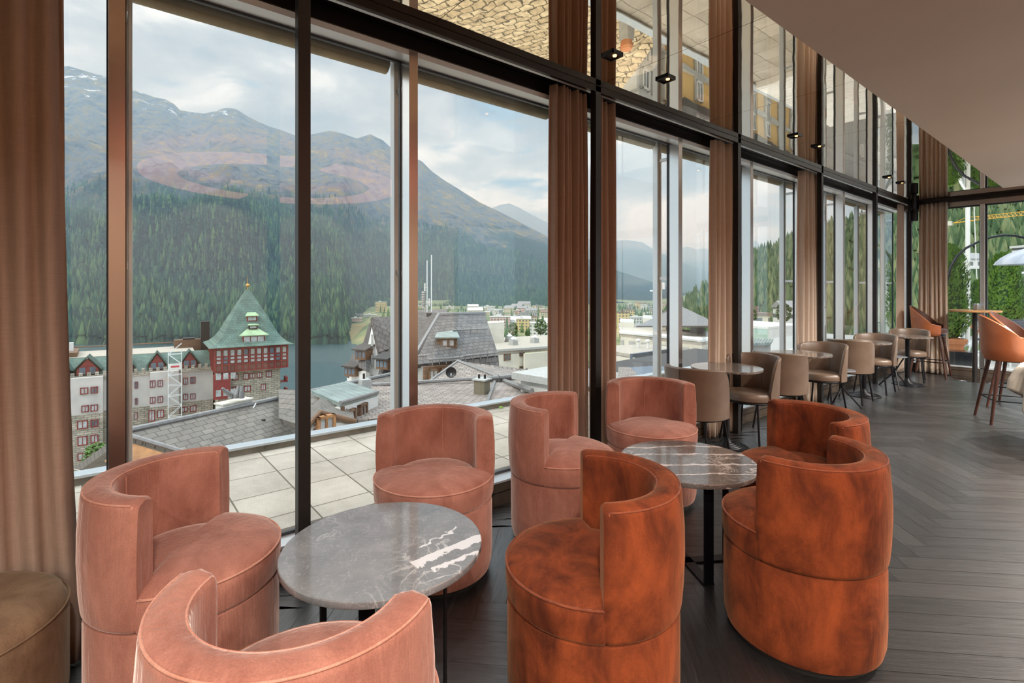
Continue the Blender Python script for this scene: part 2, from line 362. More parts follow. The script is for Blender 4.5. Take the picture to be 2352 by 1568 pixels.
# outside: guide posts with cross brackets, and rolled awnings under the eave
for i, y0 in enumerate(mull[2:]):
    po = thing('awning_guide_post', 'white aluminium awning guide post outside the windows, %s from the left' % ORD[i], 'guide post', (-3.10, y0+.03, -.15), group='white guide posts outside the windows')
    q = MB(); q.box(-.03, .03, -.034, -.016, 0, 3.15).box(-.03, .03, .016, .034, 0, 3.15).box(-.012, .012, -.03, .03, 0, 3.15); q.build('post', M['alu'], po, bevel=.004)
    MB().box(.02, .16, -.012, .012, 1.74, 1.77).build('bracket', M['alu'], po); MB().box(.02, .16, -.012, .012, 2.93, 2.96).build('bracket', M['alu'], po)
m, t, p = mat('awning_cream'); setp(p, (.70, .60, .42), .8); v = coords(t, (1, 1, 1))
L(t, ramp(t, noise_n(t, coords(t, (1, 1, 8)), 3, 3), [(.3, (.52, .44, .31)), (.7, (.74, .66, .50))]), p.inputs['Base Color'])
tl = N(t, 'ShaderNodeBsdfTranslucent'); tl.inputs[0].default_value = (.9, .7, .4, 1); ms = N(t, 'ShaderNodeMixShader'); ms.inputs[0].default_value = .3
L(t, p.outputs[0], ms.inputs[1]); L(t, tl.outputs[0], ms.inputs[2]); L(t, ms.outputs[0], t.nodes['Material Output'].inputs[0]); M['awn'] = m
M['awnroll'] = simple('awning_roll_khaki', (.34, .29, .20), .85, 0, var=.25, vs=6)
M['awnband'] = simple('awning_band', (.42, .30, .14), .8)
for i in range(2, len(mull)-1):
    y0, y1 = mull[i]+.05, mull[i+1]-.03
    aw = thing('rolled_awning', 'rolled cream fabric awning under the eave, %s bay from the left' % ORD[i-2], 'awning', (-3.13, (y0+y1)/2, 3.0), group='rolled awnings above the windows')
    h = (y1-y0)/2; q = MB(); a = .062
    ring_ = [(cos(k*pi/8)*a, sin(k*pi/8)*a-.02) for k in range(16)]
    q.prism([(x_, -h, z_) for x_, z_ in ring_], (0, 2*h, 0)).build('fabric_roll', M['awnroll'], aw, smooth='auto')
    MB().prism([(.03, -h, .02), (.075, -h, .10), (.085, -h, .10), (.045, -h, .015)], (0, 2*h, 0)).build('fabric_flap', M['awn'], aw)
    for yy in (-h*.45, h*.5, h-.03): MB().prism([(.028, yy, .018), (.074, yy, .102), (.092, yy, .102), (.052, yy, .008)], (0, .03, 0)).build('band', M['awnband'], aw)
st(MB().box(-3.16, XG-.12, YB, YE+.7, 3.10, 3.45).build('roof_eave', M['alu']))
# columns in front of the windows
for i in range(-2, 6):
    yc = .785+2.182*i
    if i == 5: yc = 11.44
    st(MB().box(XB-.055, XB+.0, yc-.03, yc+.03, 0, MH-.0006).build('column', M['blackm'], bevel=.002))
# mirrored ceiling: polished panels with fine gaps; beige ceiling beyond; mirror returns along the end wall
rnd = random.Random(2)
for i in range(-3, 9):
    y0 = 2.96+MP*(i-2); y1 = y0+MP
    y0, y1 = max(y0, YB), min(y1, YE+.0)
    if y1 <= y0+.01: continue
    me = MB().box(XB-.0, -1.345, y0+.002, y1-.002, MH, MH+.01).build('ceiling_mirror_panel', M['mirror']); st(me)
st(MB().box(-1.345, XR, 10.84, YE, MH, MH+.01).build('ceiling_mirror_panel', M['mirror']))
st(MB().box(-1.345, XR, YB, 10.84, MH-.002, MH+.03).build('ceiling', M['ceil']))
st(MB().box(XG-.12, XR+.1, YB-.1, YE+.12, MH+.03, MH+.35).build('roof_slab', M['blackm']))
# recessed square downlights in the mirror
m, t, p = mat('warm_led'); setp(p, (1, .7, .4), .5); p.inputs['Emission Color'].default_value = (1, .42, .12, 1); p.inputs['Emission Strength'].default_value = 6; M['led'] = m
DLY = [-.85, -.25, 2.65, 3.255, 5.49, 6.08, 8.52, 9.13]
for i, y in enumerate(DLY):
    where = 'seen leftmost beside the black column' if i == 2 else None
    lab = {2: 'lit square black downlight in the mirrored ceiling, nearest the camera', 3: 'second lit square downlight in the mirrored ceiling', 4: 'third square downlight along the mirrored ceiling', 5: 'fourth square downlight along the mirrored ceiling', 6: 'fifth small square downlight along the mirrored ceiling', 7: 'last small square downlight before the end wall', 0: 'square downlight in the mirrored ceiling behind the camera side, rear one', 1: 'square downlight in the mirrored ceiling just outside the frame'}[i]
    dl = thing('downlight', lab, 'ceiling light', (-2.22, y, MH), group='square downlights in the mirrored ceiling')
    a = .052; q = MB()
    q.box(-a, a, -a, -a+.007, -.014, 0).box(-a, a, a-.007, a, -.014, 0).box(-a, -a+.007, -a, a, -.014, 0).box(a-.007, a, -a, a, -.014, 0)
    q.build('rim', M['black'], dl); MB().box(-a+.007, a-.007, -a+.007, a-.007, -.002, 0).build('recess', M['plinth'], dl)
    MB().lathe([(.0, -.010), (.012, -.010), (.014, -.002)], 16, (.012, .012, 0)).build('lamp', M['led'], dl)
# small flush fitting on the beige ceiling near the end
q = MB().tube([(-1.08, 10.55, MH-.004), (-1.0, 10.62, MH-.02), (-.93, 10.70, MH-.004)], .006)
tag(q.build('ceiling_hook', M['steel']), 'small bent metal hook on the beige ceiling near the end wall', 'hook')
# ---------------------------------------------------------------- end wall: glazed
st(MB().box(XW-.1, XR, YE, YE+.18, -.5, .145).build('wall_end', M['sillpanel'], bevel=.004))
st(MB().box(XW-.1, XR, YE-.004, YE, .09, .094).build('baseboard_end', M['frameblack']))
st(MB().box(XW-.1, XR, YE-.01, YE+.12, .145, .162).build('trim_5', M['silltop'], bevel=.003))
st(MB().box(XB, XR, YE-.045, YE-.02, HB, MH-.0005).build('beam_trim_end', M['frameblack'], bevel=.003))
st(MB().box(XW-.1, XR, YE+.0, YE+.12, 2.93, MH-.001).build('trim_6', M['steeld'], bevel=.003))
for i, x0 in enumerate([-2.76, -1.685, -.30, 1.0, 2.3]):
    x1 = [-1.685, -.30, 1.0, 2.3, 3.55][i]
    win = thing('window_%d' % (i+20), None, None, kind='structure')
    MB().box(x0, x1, YE+.09, YE+.094, .162, 2.93).build('pane', M['glass'], win)
    MB().box(x0-.03, x0+.03, YE-.01, YE+.10, .0, 2.93).build('mullion', M['steel'], win, bevel=.002)
    f = MB(); f.box(x0+.03, x0+.05, YE+.07, YE+.11, .162, 2.93).box(x1-.05, x1-.03, YE+.07, YE+.11, .162, 2.93).box(x0+.03, x1-.03, YE+.07, YE+.11, 2.91, 2.93)
    f.build('gasket', M['rubber'], win)
# right wall glazed as well, back wall solid with panelling
st(MB().box(XR, XR+.15, YB, 6.0, -.5, MH+.03).build('wall_right', simple('warm_wall_panels', (.36, .25, .17), .6, 0, var=.15, vs=2)))
st(MB().box(XR, XR+.15, 6.0, YE, -.5, .3).build('wall_right_base', M['sillpanel']))
st(MB().box(XR, XR+.15, 6.0, YE, 2.9, MH+.03).build('wall_right_head', M['frameblack']))
for i in range(4):
    y0 = 6.05+i*(YE-6.1)/3
    st(MB().box(XR, XR+.12, y0-.05, y0+.05, .3, 2.9).build('window_%d' % (i+40), M['steeld']))
st(MB().box(XG-.12, XR+.1, YB-.15, YB, -.5, MH+.03).build('wall_back', simple('warm_panelling', (.42, .30, .21), .5, 0, var=.2, vs=2)))
# ring lamp; below it, fill lights added out of view to brighten the room
rl = thing('ring_lamp', 'large pink-glowing ring lamp, seen as a faint ring in the window glass', 'ceiling light', (1.18, 1.80, 2.88))
for a0_, a1_ in ((8, 172), (188, 352)):
    q = MB(); n_ = 44; vs_ = []
    for i in range(n_+1):
        a = radians(a0_+(a1_-a0_)*i/n_)
        for r_, z_ in ((1.12, -.03), (1.50, -.03), (1.50, .0), (1.12, .0)): vs_.append((r_*cos(a), r_*sin(a), z_))
    fs_ = [(i*4+j, i*4+(j+1) % 4, (i+1)*4+(j+1) % 4, (i+1)*4+j) for i in range(n_) for j in range(4)]+[(0, 1, 2, 3), (n_*4+3, n_*4+2, n_*4+1, n_*4)]
    q.add(vs_, fs_).build('glowing_segment', M['pinkglow'], rl)
for a in (45, 135, 225, 315): MB().tube([(1.3*cos(radians(a)), 1.3*sin(radians(a)), 0), (1.3*cos(radians(a)), 1.3*sin(radians(a)), .178)], .008, 6).build('hanger', M['black'], rl)
k_ = 0
for y in (-3.4, -1.8, -.2, 1.4, 3.0, 4.6, 6.2, 7.8, 9.4):
    for x in (.35, 1.7, 3.1):
        k_ += 1
        if abs(y-1.8) < 1.6 and x < 2.6: continue
        rt = thing('added_fill_lamp', 'added fill light with a small rim at the plaster ceiling, out of view', 'ceiling light', (x, y, MH-.002), group='added fill lights over the rest of the room')
        MB().lathe([(.055, 0), (.06, -.004), (.06, -.008), (.05, -.010)], 24).build('rim', M['alu'], rt, smooth='auto')
        ld = bpy.data.lights.new('fill_light', 'AREA'); ld.shape = 'DISK'; ld.size = .09; ld.energy = FILL_W*(2.6 if y > 7 else 1); ld.color = (1.0, .92, .83); ld.spread = radians(146)
        lo = bpy.data.objects.new('fill_light', ld); C.objects.link(lo); lo.parent = rt; lo.location = (0, 0, -.014)
# ---------------------------------------------------------------- curtains
def curtain(name, label, p0, p1, nf, amp, z0, z1, mt, flare=0, gather=.75, seed=1, rz=None):
    """hanging cloth between plan points p0 and p1 with nf folds; pleats tighter at the top"""
    r_ = random.Random(seed); a = Vector(p0); b = Vector(p1); d = (b-a); ln = d.length; d.normalize(); nrm = Vector((-d.y, d.x))
    nu = nf*10; nv = 26; ph = [r_.uniform(-.5, .5) for _ in range(nf+2)]; am = [r_.uniform(.55, 1.1) for _ in range(nf+2)]
    vs = []
    for j in range(nv+1):
        fz = j/nv; z = z0+(z1-z0)*fz
        for i in range(nu+1):
            s_ = i/nu; k = s_*nf; ki = int(k); fr = k-ki
            A = am[ki]*(1-fr)+am[min(ki+1, nf+1)]*fr; P_ = ph[ki]*(1-fr)+ph[min(ki+1, nf+1)]*fr
            wv_ = sin(2*pi*k+P_+.9*sin(fz*2.4+ki*1.7))
            wv_ = (abs(wv_)**.75)*(1 if wv_ > 0 else -1)
            off = amp*A*wv_*(1-.25*fz**4)+amp*.35*sin(2*pi*k*.37+seed+fz*1.2); e_ = 1+flare*(1-fz)**3
            cen = .5+(s_-.5)*e_*(gather+(1-gather)*(1-fz)**.5 if fz > .02 else 1)
            q = a+d*(cen*ln)+nrm*off
            vs.append((q.x, q.y, z))
    W = nu+1; fs = [(j*W+i, j*W+i+1, (j+1)*W+i+1, (j+1)*W+i) for j in range(nv) for i in range(nu)]
    mb = MB(); mb.add(vs, fs); o = mb.build(name, mt, smooth=True, solid=.006); tag(o, label, 'curtain', 'linen curtains by the windows'); 
    return o
XC = XB-.105
curtain('curtain', 'brown linen curtain at the far left, behind the brown pouf', (XC, -1.35), (XC, -.12), 12, .046, .01, HB, M['curtain'], .10, .99, 3)
curtain('curtain', 'brown linen curtain left of the tall black column, behind the pink chair', (XC, 2.56), (XC, 2.95), 7, .046, .01, HB, M['curtain'], .06, .90, 5)
curtain('curtain', 'narrow brown curtain just right of the tall black column', (XC, 3.02), (XC, 3.27), 3, .046, .01, HB, M['curtain'], .05, .95, 8)
curtain('curtain', 'beige linen curtain behind the nearest small marble table', (XC, 4.77), (XC, 5.20), 6, .046, .01, HB, M['curtain2'], .20, .84, 11)
curtain('curtain', 'beige linen curtain behind the second small marble table', (XC, 6.92), (XC, 7.38), 6, .046, .01, HB, M['curtain2'], .15, .90, 13)
curtain('curtain', 'narrow sliver of beige curtain left of the corner column', (XC, 11.05), (XC, 11.36), 2, .028, .01, HB, M['curtain2'], .05, .9, 15)
curtain('curtain', 'wide beige curtain hanging in the far corner on the end wall', (-2.52, YE-.10), (-2.12, YE-.10), 6, .042, .01, HB, M['curtain2'], .16, .98, 17)
# spotlight speaker on the corner column
sp_ = thing('wall_speaker', 'black cylindrical speaker fixed to the corner column just below the mirror', 'speaker', (XB+.04, 11.40, 2.83), group=None)
MB().lathe([(.0, -.11), (.055, -.11), (.062, -.10), (.062, .07), (.055, .08), (.02, .085), (0, .085)], 24).build('housing', M['black'], sp_, smooth='auto')
MB().lathe([(.03, .08), (.045, .10), (.045, .229)], 20).build('mounting_neck', M['black'], sp_, smooth='auto')
MB().box(-.03, -.02, -.012, .012, -.15, -.10).build('bracket', M['black'], sp_)
# ================================================================ tub chairs
RC = .310
def outline(n, f): return [(f(2*pi*k/n)*sin(2*pi*k/n), f(2*pi*k/n)*cos(2*pi*k/n)) for k in range(n)]   # angle 0 = front (+y)
def stack(mb, n, f, levels):
    """stack rings: levels = [(inset, z)]"""
    vs = []; 
    for ins, z in levels: vs += [( (f(2*pi*k/n)-ins)*sin(2*pi*k/n), (f(2*pi*k/n)-ins)*cos(2*pi*k/n), z) for k in range(n)]
    m_ = len(levels); fs = [(i*n+k, i*n+(k+1) % n, (i+1)*n+(k+1) % n, (i+1)*n+k) for i in range(m_-1) for k in range(n)]
    fs += [tuple(range(n-1, -1, -1)), tuple(range((m_-1)*n, m_*n))]; return mb.add(vs, fs)
AE = radians(93)   # the shell covers angles beyond this from the front
def front(a):
    a = (a+pi) % (2*pi)-pi; return abs(a)
def chair_proto(name, fab, pipe, label, group):
    t_ = thing(name, label, 'armchair', group=group)
    n = 96; q = MB(); stack(q, n, lambda a: .27, [(0, 0), (0, .035)]); q.build('plinth', M['plinth'], t_)
    q = MB(); stack(q, n, lambda a: RC*(1+.0*cos(a)), [(.035, .022), (.012, .035), (.003, .07), (0, .14), (0, .365), (.004, .392), (.02, .401)]); q.build('base', fab, t_, smooth='auto')
    def fc(a):
        g_ = front(a); k = min(1, max(0, (g_-AE+.05)/.10)); k = k*k*(3-2*k); return (RC+.004)*(1-k)+(RC-.088)*k
    q = MB(); lv = [(.014, .398), (.002, .41), (0, .43), (-.002, .47), (.000, .507), (.012, .522), (.03, .531), (.07, .542), (.12, .550), (.17, .554), (.21, .555)]
    stack(q, n, fc, lv); cu = q.build('seat_cushion', fab, t_, smooth='auto')
    pts = [((fc(a)+.000)*sin(a), (fc(a)+.000)*cos(a), .512) for a in [(-AE+.06)+(2*AE-.12)*k/40 for k in range(41)]]
    MB().tube(pts, .0042, 6).build('piping', pipe, cu, smooth=True)
    # shell: rounded section swept round the back
    ro, ri, zb, zt = RC+.006, RC-.086, .400, .818
    sec = []
    def arc(cx, cz, r, a0, a1, k):
        for i in range(k+1):
            a = radians(a0+(a1-a0)*i/k); sec.append((cx+r*cos(a), cz+r*sin(a)))
    arc(ri+.02, zb+.02, .02, 180, 270, 3); arc(ro-.02, zb+.02, .02, 270, 360, 4)
    for z in (.48, .58, .68): sec.append((ro+.010*sin(pi*(z-zb)/(zt-zb)), z))
    arc(ro-.026, zt-.026, .026, 0, 90, 5); sec.append(((ro+ri)/2, zt+.006)); arc(ri+.026, zt-.026, .026, 90, 180, 5)
    for z in (.68, .58, .48): sec.append((ri, z))
    k = len(sec); cx_, cz_ = (ro+ri)/2, (zb+zt)/2; vs = []; rows = []
    a0 = AE; a1 = 2*pi-AE; na = 56
    caps = [(-.018, .86, .955), (-.012, .94, .98), (-.004, .985, .995)]
    prof = [(a0+c[0]/RC*1.2, c[1], c[2]) for c in caps]+[(a0+(a1-a0)*i/na, 1, 1) for i in range(na+1)]+[(a1-c[0]/RC*1.2, c[1], c[2]) for c in reversed(caps)]
    for a, sx_, sz_ in prof:
        for (r_, z_) in sec:
            rr = cx_+(r_-cx_)*sx_; zz = cz_+(z_-cz_)*sz_; vs.append((rr*sin(a), rr*cos(a), zz))
    R_ = len(prof); fs = [(i*k+j, i*k+(j+1) % k, (i+1)*k+(j+1) % k, (i+1)*k+j) for i in range(R_-1) for j in range(k)]
    fs += [tuple(range(k-1, -1, -1)), tuple(range((R_-1)*k, R_*k))]
    bk = MB().add(vs, fs).build('backrest', fab, t_, smooth='auto')
    q = MB()
    angs = [a0+(a1-a0)*i/60 for i in range(61)]
    q.tube([((ro-.006)*sin(a), (ro-.006)*cos(a), zt-.007) for a in angs], .0032, 6)
    q.tube([((ri+.008)*sin(a), (ri+.008)*cos(a), zt-.008) for a in angs], .0032, 6)
    for s_ in (1, -1):
        a = a0-.012
        for rr in (ro-.006, ri+.008): q.tube([(s_*rr*sin(a), rr*cos(a), z) for z in (zb+.02, .6, zt-.008)], .0032, 6)
    q.build('piping', pipe, bk, smooth=True)
    q = MB().tube([((ri-.001)*sin(pi), (ri-.001)*cos(pi), z) for z in (.56, .68, zt-.02)], .0022, 5); q.build('back_seam', pipe, bk)
    return t_
def aim(p, q): return atan2(-(q[0]-p[0]), (q[1]-p[1]))     # local +y towards q
T1 = (-1.763, .813); T2 = (-1.57, 2.505)
pk = chair_proto('tub_chair', M['pink'], M['pinkpipe'], 'pink velvet tub chair at the left beside the brown pouf', 'pink velvet tub chairs')
pk.location = (A_[0], A_[1], 0); pk.rotation_euler = (0, 0, aim(A_, T1)+AR[0])
for p_, tgt, dr, lab in ((B_, T1, AR[1], 'pink velvet tub chair by the window, facing the camera behind the round table'),
                     (C_, T2, AR[2], 'pink velvet tub chair seen from its side, left of the far lounge table'),
                     (E_, T2, AR[3], 'pink velvet tub chair furthest back, in front of the taupe chair'),
                     (F_, T1, AR[4], 'pink velvet tub chair nearest the camera, cut by the bottom edge')):
    dup(pk, (p_[0], p_[1], 0), aim(p_, tgt)+dr, lab)
og = chair_proto('tub_chair', M['orange'], M['orangepipe'], 'rust orange suede tub chair with open side to the left, in the middle foreground', 'rust orange tub chairs')
og.location = (G_[0], G_[1], 0); og.rotation_euler = (0, 0, aim(G_, T1)+AR[5])
dup(og, (D_[0], D_[1], 0), aim(D_, T2)+AR[6], 'rust orange suede tub chair at the right seen from behind')
dup(og, (H_[0], H_[1], 0), aim(H_, T2)+AR[7], 'rust orange suede tub chair furthest back, behind the right one')
# pouf
pf = thing('pouf', 'brown woven round pouf in the lower left corner', 'pouf', (-2.41, -.42, 0))
n = 72; q = MB(); stack(q, n, lambda a: .33, [(.03, 0), (.006, .03), (0, .12), (0, .36), (.004, .40), (.016, .43), (.04, .445), (.10, .455), (.2, .458), (.3, .458)]); c_ = q.build('body', M['brownwool'], pf, smooth='auto')
MB().ring([(.328*sin(2*pi*k/n), .328*cos(2*pi*k/n), .408) for k in range(n)], .0035, 6).build('seam', M['brownwool'], c_, smooth=True)
# ================================================================ lounge tables
def lounge(loc, rz, top, label, r=.36, h=.56):
    t_ = thing('lounge_table', label, 'table', (*loc, 0), rz, 'round marble lounge tables')
    MB().lathe([(r-.03, h-.026), (r-.002, h-.024), (r, h-.021), (r, h-.003), (r-.003, h), (0, h)], 96).build('table_top', top, t_, smooth='auto')
    MB().box(-.23, .23, -.03, .03, 0, .010).box(-.03, .03, -.23, .23, 0, .010).build('foot_cross', M['black'], t_, bevel=.002)
    for k in range(4):
        a = k*pi/2; MB().box(.222, .230, -.026, .026, .010, h-.026, Matrix.Rotation(a, 4, 'Z')).build('leg', M['black'], t_, bevel=.001)
    MB().box(-.23, .23, -.026, .026, h-.034, h-.026).box(-.026, .026, -.23, .23, h-.034, h-.026).build('top_cross', M['black'], t_)
    return t_
lounge(T1, radians(YAW), M['marble1'], 'round grey marble lounge table with a white flash, in the foreground')
lounge(T2, radians(YAW+8), M['marble2'], 'round brown-grey marble lounge table with thin white streaks, between pink and orange chairs')
# ================================================================ dining tables and chairs
def dining_proto():
    t_ = thing('dining_table', '', 'table', group='small round dining tables along the windows')
    MB().lathe([(.29, .738), (.318, .74), (.32, .743), (.32, .757), (.317, .76), (0, .76)], 72).build('table_top', M['marble3'], t_, smooth='auto')
    MB().lathe([(.03, .05), (.03, .70), (.11, .735), (.11, .738)], 24).build('column', M['black'], t_, smooth='auto')
    pr = [(.20, 0), (.205, .006)]
    for k in range(7): r_ = .20-k*.022; z_ = .008+.05*(k/7)**1.6; pr += [(r_, z_+.005), (r_-.011, z_+.007), (r_-.013, z_+.001)]
    pr += [(.045, .062), (.032, .10)]
    MB().lathe(pr, 48).build('foot', M['black'], t_, smooth='auto'); return t_
dt = dining_proto(); DT = [(-2.47, 4.60), (-2.47, 6.26), (-2.45, 8.33), (-2.31, 9.84)]
dlab = ['small round marble dining table nearest the camera by the windows', 'second small round marble dining table along the windows', 'third small round marble dining table along the windows', 'small round marble dining table nearest the far corner']
dt.location = (*DT[0], 0); dt['label'] = dlab[0]
for p_, l_ in zip(DT[1:], dlab[1:]): dup(dt, (*p_, 0), 0, l_)
def taupe_proto():
    t_ = thing('dining_chair', '', 'chair', group='taupe leather dining chairs')
    n = 72
    def fs_(a): g_ = front(a); k = min(1, max(0, (g_-1.5)/.4)); return .245*(1-k)+.205*k
    q = MB(); stack(q, n, fs_, [(.01, .405), (0, .415), (-.002, .44), (.0, .465), (.012, .482), (.05, .492), (.12, .496), (.18, .497)]); q.build('seat', M['taupe'], t_, smooth='auto')
    # tall curved back: outer and inner skin, top edge falls away to the arms
    a0 = radians(72); na = 60; ro = .262; ri = .228; sec_n = 14; vs = []
    for i in range(na+1):
        f_ = i/na; a = a0+(2*pi-2*a0)*f_; s_ = abs(2*f_-1)          # 0 at back, 1 at arm ends
        top = .838-.035*s_**2-.30*max(0, (s_-.66)/.34)**3.2
        bot = .402
        lean = .028*(1-s_)**.6
        for j in range(sec_n):
            if j < 6: u_ = j/5; r_ = ro; z_ = bot+(top-.012-bot)*u_
            elif j == 6: r_ = ro-.008; z_ = top-.002; u_ = 1
            elif j == 7: r_ = (ri+ro)/2-.003; z_ = top; u_ = 1
            elif j == 8: r_ = ri+.006; z_ = top-.005; u_ = 1
            else: u_ = 1-(j-9)/4; r_ = ri; z_ = bot+(top-.014-bot)*u_
            rr = r_+lean*u_**1.5; vs.append((rr*sin(a), rr*cos(a)*1.02, z_))
    k = sec_n; fs = [(i*k+j, i*k+(j+1) % k, (i+1)*k+(j+1) % k, (i+1)*k+j) for i in range(na) for j in range(k)]
    fs += [tuple(range(k-1, -1, -1)), tuple(range(na*k, (na+1)*k))]
    bk = MB().add(vs, fs).build('backrest', M['taupe'], t_, smooth='auto')
    q = MB().tube([(0, -(ro+.0005+.028*((z-.402)/.39)**1.5)*1.02, z) for z in (.42, .5, .6, .7, .82)], .0022, 5).tube([(0, -(ri-.0005+.028*((z-.402)/.39)**1.5)*1.02, z) for z in (.5, .6, .7, .78)], .0022, 5)
    q.build('seam', M['wineleather'], bk)
    MB().ring([(.235*sin(2*pi*k_/40), .235*cos(2*pi*k_/40), .395) for k_ in range(40)], .010, 8).build('seat_ring', M['black'], t_, smooth=True)
    for sx_, sy in ((1, 1), (-1, 1), (1, -1), (-1, -1)):
        MB().tube([(sx_*.155, sy*.155, .395), (sx_*.20, sy*.205, 0)], .0105, 8).build('leg', M['black'], t_, smooth='auto')
    return t_
tc_ = taupe_proto()
TC = [((-2.45, 4.07), DT[0], 'taupe leather dining chair with its back to the camera at the nearest marble table', .0),
      ((-2.46, 5.04), DT[0], 'taupe leather dining chair facing the camera at the nearest marble table', .0),
      ((-2.45, 5.70), DT[1], 'taupe leather dining chair with its back to the camera at the second marble table', 0),
      ((-2.45, 6.82), DT[1], 'taupe leather dining chair facing the camera at the second marble table', 0),
      ((-2.45, 7.80), DT[2], 'taupe leather dining chair with its back to the camera at the third marble table', 0),
      ((-2.45, 8.78), DT[2], 'taupe leather dining chair facing the camera at the third marble table', 0),
      ((-2.40, 10.32), DT[3], 'taupe leather dining chair behind the last marble table in the far corner', 0)]
for i, (p_, tg, lab, dr) in enumerate(TC):
    if i == 0: tc_.location = (*p_, 0); tc_.rotation_euler = (0, 0, aim(p_, tg)); tc_['label'] = lab
    else: dup(tc_, (*p_, 0), aim(p_, tg)+dr, lab)
# small tripod stools
def tripod(loc, rz, label):
    t_ = thing('tripod_stool', label, 'stool', (*loc, 0), rz, 'small grey tripod stools')
    MB().lathe([(.14, .455), (.15, .458), (.15, .466), (.147, .47), (0, .47)], 40).build('seat', simple('slate_grey_top', (.16, .17, .19), .45), t_, smooth='auto')
    for k in range(3):
        a = 2*pi*k/3; MB().tube([(-.11*cos(a), -.11*sin(a), .456), (0, 0.012*cos(a), .25), (.21*cos(a), .21*sin(a), 0)], .010, 8).build('leg', M['black'], t_, smooth='auto')
tripod((-2.40, 7.34), .3, 'small grey tripod stool with crossed legs between the second and third tables')
tripod((-2.37, 9.45), 1.0, 'small grey tripod stool with crossed legs between the third and last tables')
# ================================================================ bar stools, bar table
def barstool(loc, rz, label):
    t_ = thing('bar_stool', label, 'bar stool', (*loc, 0), rz, 'cognac leather bar stools')
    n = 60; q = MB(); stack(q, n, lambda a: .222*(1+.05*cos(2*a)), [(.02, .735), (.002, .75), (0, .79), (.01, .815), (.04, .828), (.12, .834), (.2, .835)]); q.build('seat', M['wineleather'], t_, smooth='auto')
    a0 = radians(48); na = 64; vs = []; vin = []
    for i in range(na+1):
        f_ = i/na; a = a0+(2*pi-2*a0)*f_; s_ = abs(2*f_-1)
        top = .90+.30*(1-min(1, s_/.78)**1.7)**1.0 if s_ < .78 else .90-.03*(s_-.78)/.22
        k_ = min(1, max(0, (.55-abs(s_-.45))/.55)); bot = .70
        for j in range(12):
            if j < 6: u_ = j/5; r_ = .252
            elif j == 6: u_ = 1.012; r_ = .238
            else: u_ = 1-(j-7)/4; r_ = .222
            z_ = bot+(top-bot)*min(u_, 1)+(.008 if j == 6 else 0); lean = .030*(max(0, z_-bot)/.5)**1.3
            rr = r_+lean-(.03 if (j in (0, 11)) else 0); vs.append((rr*sin(a), rr*cos(a), z_))
    k = 12; fs = [(i*k+j, i*k+(j+1) % k, (i+1)*k+(j+1) % k, (i+1)*k+j) for i in range(na) for j in range(k)]
    fs += [tuple(range(k-1, -1, -1)), tuple(range(na*k, (na+1)*k))]
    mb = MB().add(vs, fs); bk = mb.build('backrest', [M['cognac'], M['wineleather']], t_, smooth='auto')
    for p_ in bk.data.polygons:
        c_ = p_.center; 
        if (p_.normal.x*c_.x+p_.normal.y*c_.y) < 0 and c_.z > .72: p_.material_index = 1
    MB().lathe([(.19, .69), (.20, .70), (.20, .745)], 40).build('seat_frame', M['black'], t_, smooth='auto')
    for sx_, sy in ((1, 1), (-1, 1), (1, -1), (-1, -1)):
        MB().tube([(sx_*.145, sy*.145, .70), (sx_*.245, sy*.245, 0)], [.022, .014], 12).build('leg', M['legwood'], t_, smooth='auto')
    z = .26; c_ = .245-.1*z/.7
    MB().tube([(c_, c_, z), (-c_, c_, z), (-c_, -c_, z), (c_, -c_, z), (c_, c_, z)], .008, 8).build('footrest', M['black'], t_)
    return t_
barstool((-2.29, 11.12), aim((-2.29, 11.12), (-1.7, 11.15)), 'cognac leather bar stool in the far corner by the curtain')
barstool((-.92, 7.95), aim((0, 0), (.88, .40)), 'large cognac leather bar stool at the right edge, nearest the camera')
barstool((-.97, 9.02), aim((0, 0), (1, -.1)), 'cognac leather bar stool just behind the nearest one at the right edge')
barstool((-.38, 9.35), aim((0, 0), (.2, -1)), 'cognac leather bar stool at the right edge, partly cut off, behind the two others')
bt = thing('bar_table', 'tall round oak-topped bar table on a black pole by the end window', 'table', (-1.72, 11.16, 0))
MB().lathe([(.30, 1.118), (.326, 1.12), (.33, 1.124), (.33, 1.146), (.326, 1.15), (0, 1.15)], 72).build('table_top', M['oak'], bt, smooth='auto')
MB().lathe([(.034, .012), (.034, 1.10), (.12, 1.118)], 24).build('pole', M['blackm'], bt, smooth='auto')
MB().lathe([(.29, 0), (.295, .004), (.29, .010), (.05, .014), (0, .014)], 64).build('foot_disc', simple('polished_foot', (.42, .40, .38), .12, 1), bt, smooth='auto')
lt = thing('metal_pot', 'small ribbed metal pot standing on the tall oak bar table', 'pot', (-1.72, 11.30, 1.15))
MB().lathe([(.0, 0), (.042, 0), (.045, .01), (.047, .03), (.044, .033), (.048, .06), (.045, .064), (.049, .095), (.046, .105), (.04, .105), (.038, .02), (0, .02)], 32).build('body', simple('zinc', (.35, .38, .40), .35, .9), lt, smooth='auto')
